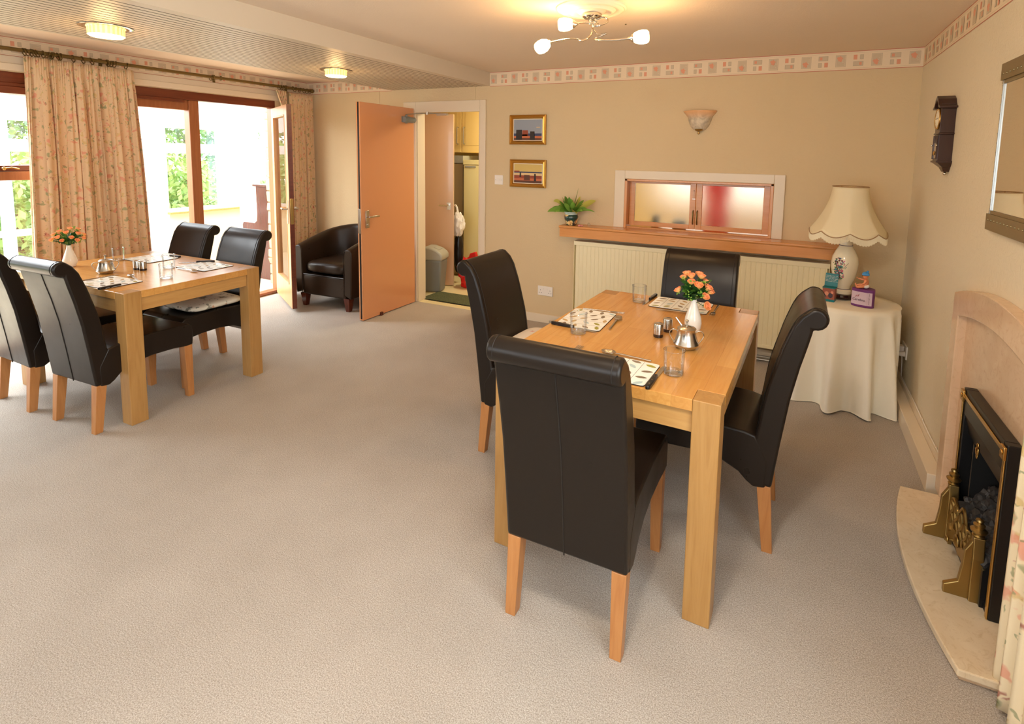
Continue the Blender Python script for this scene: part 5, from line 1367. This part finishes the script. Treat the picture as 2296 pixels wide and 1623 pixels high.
recess(-3.27, 1.61, 'larger round lit ceiling light in the fluted panel, above the left table')
recess(-3.235, 3.13, 'smaller round lit ceiling light in the fluted panel, above the open doors')

# ------------------------------------------------------------------ kitchen beyond
KX0, KX1, KY0, KY1, KZ = -5.0, .9, YB+.12, 6.4, 2.3
bm = B(); box(bm, KX0, KX1, YB, KY1, -.1, 0)
struct('floor_kitchen', bm, M['vinyl'], smooth=False)
bm = B(); box(bm, KX0, KX1, KY0, KY1, KZ, KZ+.1); struct('ceiling_kitchen', bm, M['kwall'], smooth=False)
bm = B(); box(bm, KX0, KX1, KY1, KY1+.1, 0, KZ); struct('wall_kitchen_back', bm, M['kwall'], smooth=False)
bm = B(); box(bm, KX0-.1, KX0, KY0, KY1, 0, KZ); struct('wall_kitchen_left', bm, M['kwall'], smooth=False)
bm = B(); box(bm, KX1, KX1+.1, KY0, KY1, 0, KZ); struct('wall_kitchen_right', bm, M['kwall'], smooth=False)
kl = thing('kitchen_light', (-2.9, 5.25, KZ), 0, 'lit panel on the kitchen ceiling, out of sight above the doorway', 'ceiling light')
bm = B(); box(bm, -.3, .3, -.1, .1, -.05, -.0); mk('diffuser', bm, M['kglow'], kl, smooth=False)
area('kitchen_lamp', (-2.6, 5.2, 2.2), (0, 0, 0), .8, .4, 19, (1, .88, .62))
area('hatch_backlight', (-.5, 5.9, 1.6), (math.radians(-90), 0, 0), 1.6, 1.0, 9, (1, .95, .85))  # added light behind the frosted hatch; the kitchen has no window here
# inner kitchen door
dx, dy = -3.482, 5.07; ex, ey = -4.13, 4.79
ad = math.atan2(dy-ey, dx-ex); Lk = math.hypot(dx-ex, dy-ey)
d3 = thing('door_3', (ex, ey, 0), ad, None, None); d3['kind'] = 'structure'
bm = B(); box(bm, 0, Lk, 0, .04, .01, 1.955); mk('door_panel', bm, M['door2'], d3, smooth=False, bevel=.002)
bm = B(); box(bm, Lk-.075, Lk-.032, -.006, 0, .885, .965); cyl(bm, (Lk-.05, -.006, .935), (Lk-.05, -.04, .935), .008); tube(bm, [(Lk-.05, -.04, .935), (Lk-.16, -.042, .935)], .007, 8); mk('door_handle', bm, M['chrome'], d3)
bm = B(); tube(bm, smoothpts([(Lk-.55, -.02, .86), (Lk-.50, -.03, .80), (Lk-.44, -.03, .68), (Lk-.40, -.03, .60), (Lk-.46, -.03, .60), (Lk-.44, -.03, .68), (Lk-.43, -.03, .78), (Lk-.5, -.03, .86)], 5), .007, 6)
setp(mk('strap', bm, M['black'], d3), None)
# tall freezer and fridge, wall units
fz = thing('freezer', (-3.93, 5.52, 0), 0, 'grey tall freezer standing left of the cream fridge in the kitchen', 'freezer')
bm = B(); box(bm, -.29, .275, .04, .6, .0, 1.40); mk('cabinet', bm, M['freezer'], fz, smooth=False, bevel=.006)
bm = B(); box(bm, -.29, .275, 0, .04, .05, 1.40); mk('door', bm, M['freezer'], fz, smooth=False, bevel=.006)
bm = B(); box(bm, -.295, .28, -.005, .6, 1.405, 1.495); 
for i in range(6): box(bm, .05+i*.03, .06+i*.03, -.008, -.005, 1.44, 1.455)
mk('control_top', bm, M['grey_pl2'], fz, smooth=False, bevel=.005)
fg = thing('fridge', (-3.335, 5.50, 0), 0, 'cream upright fridge seen through the kitchen doorway', 'fridge')
bm = B(); box(bm, -.295, .295, .045, .6, 0, 1.385); mk('cabinet', bm, M['fridge'], fg, smooth=False, bevel=.006)
bm = B(); box(bm, -.295, .295, 0, .045, .05, 1.385); box(bm, -.27, -.12, -.006, 0, 1.355, 1.375, 1); mk('door', bm, [M['fridge'], M['grey_pl2']], fg, smooth=False, bevel=.006)
bm = B(); box(bm, -.3, .3, -.005, .6, 1.39, 1.445); box(bm, .0, .012, -.008, -.005, 1.41, 1.42); mk('top', bm, M['fridge'], fg, smooth=False, bevel=.005)
for i, (x0, x1, lb) in enumerate(((-4.25, -3.745, 'left'), (-3.74, -3.235, 'right'))):
    r = thing('wall_cabinet', ((x0+x1)/2, 5.62, 0), 0, lb + ' cream kitchen wall cabinet above the ' + ('freezer' if i == 0 else 'fridge'), 'cabinet', 'kitchen wall cabinets'); w = (x1-x0)/2
    bm = B(); box(bm, -w, w, .02, .35, 1.53, 2.28); mk('cabinet', bm, M['cab'], r, smooth=False)
    bm = B(); box(bm, -w+.002, w-.002, 0, .02, 1.535, 2.28); d = mk('door', bm, M['cab'], r, smooth=False, bevel=.004)
    bm = B(); box(bm, -w+.05, w-.05, -.003, 0, 1.62, 2.2); mk('door_panel', bm, M['cab'], d, smooth=False, bevel=.003)
    s = 1 if i == 0 else -1; xh = s*(w-.045)
    bm = B(); tube(bm, smoothpts([(xh, 0, 1.64), (xh, -.03, 1.645), (xh, -.032, 1.74), (xh, -.03, 1.835), (xh, 0, 1.84)], 3), .006, 8); mk('handle', bm, M['alu'], d)
# bin
bn = thing('pedal_bin', (-3.545, 4.80, 0), math.radians(14), 'grey swing-top plastic bin inside the kitchen doorway', 'bin')
bm = B(); hexa(bm, [(-.09, -.08, 0), (.09, -.08, 0), (.09, .08, 0), (-.09, .08, 0)], [(-.115, -.105, .36), (.115, -.105, .36), (.115, .105, .36), (-.115, .105, .36)]); mk('body', bm, M['grey_pl'], bn, bevel=.02, seg=3)
bm = B(); prism(bm, [(-.125, .355), (.125, .355), (.128, .41), (.11, .44), (.06, .475), (-.02, .50), (-.09, .50), (-.125, .47)], 'y', -.11, .11); mk('lid', bm, M['grey_pl2'], bn, bevel=.02, seg=3)
bm = B(); hexa(bm, [(.01, -.05, .492), (.07, -.05, .468), (.07, .05, .468), (.01, .05, .492)], [(.01, -.05, .498), (.07, -.05, .474), (.07, .05, .474), (.01, .05, .498)]); mk('flap', bm, M['grey_pl2'], bn, bevel=.003)
# red bag, white bag
def blob(name, c, s, m, parent, seed, amp=.2, fr=3.0):
    bm = B(); bmesh.ops.create_icosphere(bm, subdivisions=4, radius=1)
    for v in bm.verts:
        n_ = noise.noise(v.co*fr+Vector((seed, 0, 0)))+.5*noise.noise(v.co*fr*2.3+Vector((seed, 5, 0)))
        k = 1+amp*n_; v.co = Vector((v.co.x*s[0]*k+c[0], v.co.y*s[1]*k+c[1], max(0.003 - 0, v.co.z*s[2]*k+c[2])))
    return mk(name, bm, m, parent)
rb = thing('carrier_bag', (-3.27, 5.10, 0), 0, 'crumpled shiny red bag on the kitchen floor by the fridge', 'bag')
blob('bag_body', (0, 0, .17), (.13, .10, .19), M['redbag'], rb, 1.0, .35, 2.2)
bm = B(); hexa(bm, [(-.05, -.03, .26), (.11, -.03, .28), (.11, .03, .28), (-.05, .03, .26)], [(0, -.02, .40), (.075, -.02, .425), (.075, .02, .425), (0, .02, .40)]); mk('flap', bm, M['redbag'], rb, bevel=.01)
bm = B(); tube(bm, smoothpts([(-.08, -.06, .2), (-.09, -.05, .29), (-.05, -.04, .31), (-.02, -.05, .24)], 5), .012, 6, flat=.4); mk('strap', bm, M['redbag'], rb)
wb = thing('plastic_bag', (-3.50, 5.19, 0), 0, 'white plastic bag hanging behind the edge of the inner kitchen door', 'bag')
blob('bag_body', (0, 0, .70), (.085, .05, .14), M['wbag'], wb, 4.0, .25, 2.5)
bm = B(); tube(bm, smoothpts([(-.0, 0, .82), (-.02, 0, .90), (-.03, -.02, .93)], 4), .012, 6); mk('bag_handle', bm, M['wbag'], wb)
blob('dark_coat', (-.02, .03, .35), (.06, .05, .24), M['black'], thing('umbrella', (-3.50, 5.20, 0), 0, 'dark folded umbrella leaning under the white plastic bag', 'umbrella'), 2.0, .15, 2).name = 'folded_canopy'
dm = thing('door_mat', (-3.12, 4.60, 0), 0, 'green rough door mat across the kitchen threshold', 'mat')
gm = mat('green_mat_pile', lin(76, 82, 52), .95); ng = NT(gm); ff = ng.noise(ng.coord(), 160, 3, .7); ng.base(ng.ramp(ff, [(.35, lin(58, 66, 42)), (.65, lin(112, 116, 82))])); ng.bump(ff, .8, .01)
bm = B(); box(bm, -.34, .40, -.14, .17, .0, .008); mk('pile', bm, gm, dm, smooth=False)
bm = B(); box(bm, -.355, .415, -.155, .185, 0, .004); mk('rubber_border', bm, M['black'], dm, smooth=False)
# things behind the frosted hatch
o = thing('red_canister', (-.60, 4.80, 0), 0, 'red tall kitchen object blurred behind the right hatch pane', 'canister')
bm = B(); lathe(bm, [(.08, .9), (.11, .95), (.09, 1.15), (.13, 1.28), (.10, 1.42)], 24); mk('body', bm, shade_mat('red_translucent', lin(220, 40, 50), (1, .12, .14, 1), mixf=.7), o)
o = thing('worktop', (-.7, 4.745, 0), 0, 'kitchen worktop behind the serving hatch', 'worktop')
bm = B(); box(bm, -1.1, 1.1, -.25, .25, .86, .90); mk('slab', bm, M['cab'], o, smooth=False)
bm = B(); box(bm, -1.1, 1.1, -.24, .24, .0, .86); mk('carcass', bm, M['cab'], o, smooth=False)
for i, (x, rr_, h, lb) in enumerate(((-1.06, .035, .13, 'left small dark green pot blurred behind the left hatch pane'), (-.86, .06, .10, 'wider green pot blurred behind the left hatch pane'))):
    bm = B(); lathe(bm, [(rr_*.8, .90), (rr_, .93), (rr_*.9, .9+h)], 20); o = mk('kitchen_pot', bm, mat('dark_green_glaze'+str(i), lin(60, 84, 66), .5)); o.location = (x, 4.56, 0); setp(o, lb, 'pot')

# ------------------------------------------------------------------ conservatory and garden
GX0, GX1 = -8.2, XL-.27
bm = B(); box(bm, GX0, XL-.05, -2, 7.5, -.12, -.02); struct('floor_conservatory', bm, M['tile'], smooth=False)
bm = B(); box(bm, XL-.12, XL-.0, 3.135, 3.905, -.02, .012); struct('trim_11', bm, M['pine'], smooth=False, bevel=.003)
XO = -7.5
bm = B(); box(bm, XO-.1, XO, 4.30, 7.3, -.02, .65); struct('wall_conservatory', bm, M['cream_wall'], smooth=False)
bm = B(); box(bm, XO-.12, XO+.07, 4.27, 7.3, .65, .675); o = struct('trim_12', bm, M['sill'], smooth=False, bevel=.003)
bm = B(); box(bm, GX0, XO+.5, 7.3, 7.4, -.02, 2.4); box(bm, XO-.1, GX1, 7.2, 7.3, -.02, 2.5); struct('wall_conservatory_end', bm, M['cream_wall'], smooth=False)
bm = B()
zt_, zm0, zm1 = 1.79, 1.46, 1.59
box(bm, XO-.06, XO, -1.6, 7.2, zt_, 2.35)
for (y0, y1) in ((3.94, 4.30), (5.0, 5.66), (6.0, 6.08), (6.6, 6.68), (3.0, 3.4), (2.62, 2.72), (2.1, 2.2), (1.5, 1.7), (.7, .8), (-.2, -.1)):
    box(bm, XO-.06, XO, y0, y1, -.02 if y0 < 4.3 else .67, zt_)
box(bm, XO-.055, XO-.005, -1.6, 7.2, zm0, zm1)
box(bm, XO-.055, XO-.005, -1.6, 4.0, .55, .62); box(bm, XO-.055, XO-.005, -1.6, 4.3, -.02, .10); box(bm, XO-.055, XO-.005, 4.3, 7.2, .67, .72)
w5 = struct('window_5', bm, M['upvc'], smooth=False, bevel=.004)
bm = B(); quad(bm, (XO-.03, -1.6, 0), (XO-.03, 7.2, 0), (XO-.03, 7.2, 1.8), (XO-.03, -1.6, 1.8)); mk('pane', bm, M['glass'], w5, smooth=False)
# piano seen from its end
pn = thing('upright_piano', (-5.42, 4.30, -.04), 0, 'dark red upright piano standing beside the stone door reveal in the conservatory', 'piano')
bm = B(); prism(bm, [(0, 0), (0, 1.13), (-.36, 1.13), (-.35, .80), (-.36, .72), (-.40, .69), (-.60, .69), (-.62, .66), (-.62, .60), (-.42, .56), (-.37, .50), (-.37, .12), (-.50, .10), (-.50, 0)], 'y', 0, .035); mk('side_panel', bm, M['piano'], pn, smooth=False, bevel=.004)
bm = B(); box(bm, -.36, 0, .035, 1.35, 0, 1.12); box(bm, -.60, -.36, .035, 1.35, .60, .68); mk('case', bm, M['piano'], pn, smooth=False, bevel=.004)
bm = B(); box(bm, -.40, .01, -.015, 1.4, 1.13, 1.155); mk('lid', bm, M['piano'], pn, smooth=False, bevel=.004)
bm = B(); box(bm, -.56, -.42, .06, 1.32, .68, .69); mk('keys', bm, M['ceramic'], pn, smooth=False)
# plant on the piano, armchair in the conservatory
o = thing('spiky_plant', (-5.6, 4.45, 1.115), 0, 'pale spiky plant on top of the piano', 'plant')
bm = B(); rnd = random.Random(6)
for i in range(16): a = rnd.random()*6.28; blade(bm, (0, 0, .06), (math.cos(a), math.sin(a), 0), .16, .007, .06, .16)
mk('leaves', bm, M['leaf_l'], o, kind='stuff'); bm = B(); lathe(bm, [(.04, 0), (.055, .08)], 16); mk('pot', bm, M['ceramic'], o)
o = thing('cane_armchair', (-6.75, 5.35, -.02), 0, 'cream upholstered armchair by the low conservatory wall beyond the open door', 'armchair')
bm = B(); box(bm, -.3, .35, -.35, .3, .2, .42); mk('seat', bm, M['cloth'], o, bevel=.04, seg=3)
bm = B(); box(bm, -.35, -.2, -.35, .3, .3, .78); mk('backrest', bm, M['cloth'], o, bevel=.05, seg=3)
bm = B(); box(bm, -.3, .36, -.42, -.34, .2, .55); box(bm, -.3, .36, .29, .37, .2, .55); mk('armrest', bm, M['cloth'], o, bevel=.03, seg=3)
for (x, y) in ((-.27, -.36), (.31, -.36), (-.27, .3), (.31, .3)):
    bm = B(); box(bm, x-.02, x+.02, y-.02, y+.02, 0, .22); mk('leg', bm, M['darkwood'], o, smooth=False)
# garden
bm = B(); box(bm, -26, GX0+.7, -14, 22, -.2, -.1); struct('ground_garden', bm, M['grass'], smooth=False)
LG = [mat('foliage_'+str(i), c, .6) for i, c in enumerate((lin(104, 150, 96), lin(150, 190, 110), lin(196, 220, 150), lin(96, 134, 112)))]
def shrub(x, y, r_, h, n, seed, label, cols, kind_='shrub'):
    rnd = random.Random(seed); o = thing(kind_, (x, y, -.1), 0, label, 'tree' if kind_ == 'tree' else 'shrub', 'greenery in the garden beyond the conservatory')
    bm = B()
    for i in range(n):
        a = rnd.random()*2*PI; ph = math.acos(1-2*rnd.random()); k = rnd.random()**.33
        p = Vector((r_*k*math.sin(ph)*math.cos(a), r_*k*math.sin(ph)*math.sin(a), h*.55+h*.5*k*math.cos(ph)))
        s = rnd.uniform(.04, .09); d = Vector((rnd.gauss(0, 1), rnd.gauss(0, 1), rnd.gauss(0, 1))).normalized(); e = d.cross(Vector((rnd.gauss(0, 1), 0, 1))).normalized()
        f = bm.faces.new([bm.verts.new(p+d*s), bm.verts.new(p+e*s*.5), bm.verts.new(p-d*s), bm.verts.new(p-e*s*.5)]); f.material_index = rnd.choice(cols)
    mk('foliage', bm, LG, o, smooth=False)
    bm = B(); cyl(bm, (0, 0, 0), (0, 0, h*.5), .05, .03, 10); mk('stem', bm, M['darkwood'], o)
shrub(-9.6, 5.3, .9, 1.7, 3000, 1, 'light green leafy shrub just outside the fixed pane', [1, 2, 2])
shrub(-9.3, 3.4, .8, 1.5, 2600, 2, 'light green shrub seen at the edge of the wide curtain', [1, 2])
shrub(-12.2, 7.4, 1.5, 3.8, 5000, 3, 'dark green tall tree behind the light shrub', [0, 3, 0, 1], 'tree')
shrub(-12.0, 3.9, 1.5, 3.8, 5000, 4, 'dark green tall tree left of the other garden tree', [0, 3, 1], 'tree')
shrub(-11, .5, 1.4, 1.6, 3000, 5, 'pale green low shrub beyond the far left window', [2, 1])
shrub(-10.0, 8.6, .8, 1.4, 2500, 6, 'green low shrub beyond the open patio door', [1, 2])
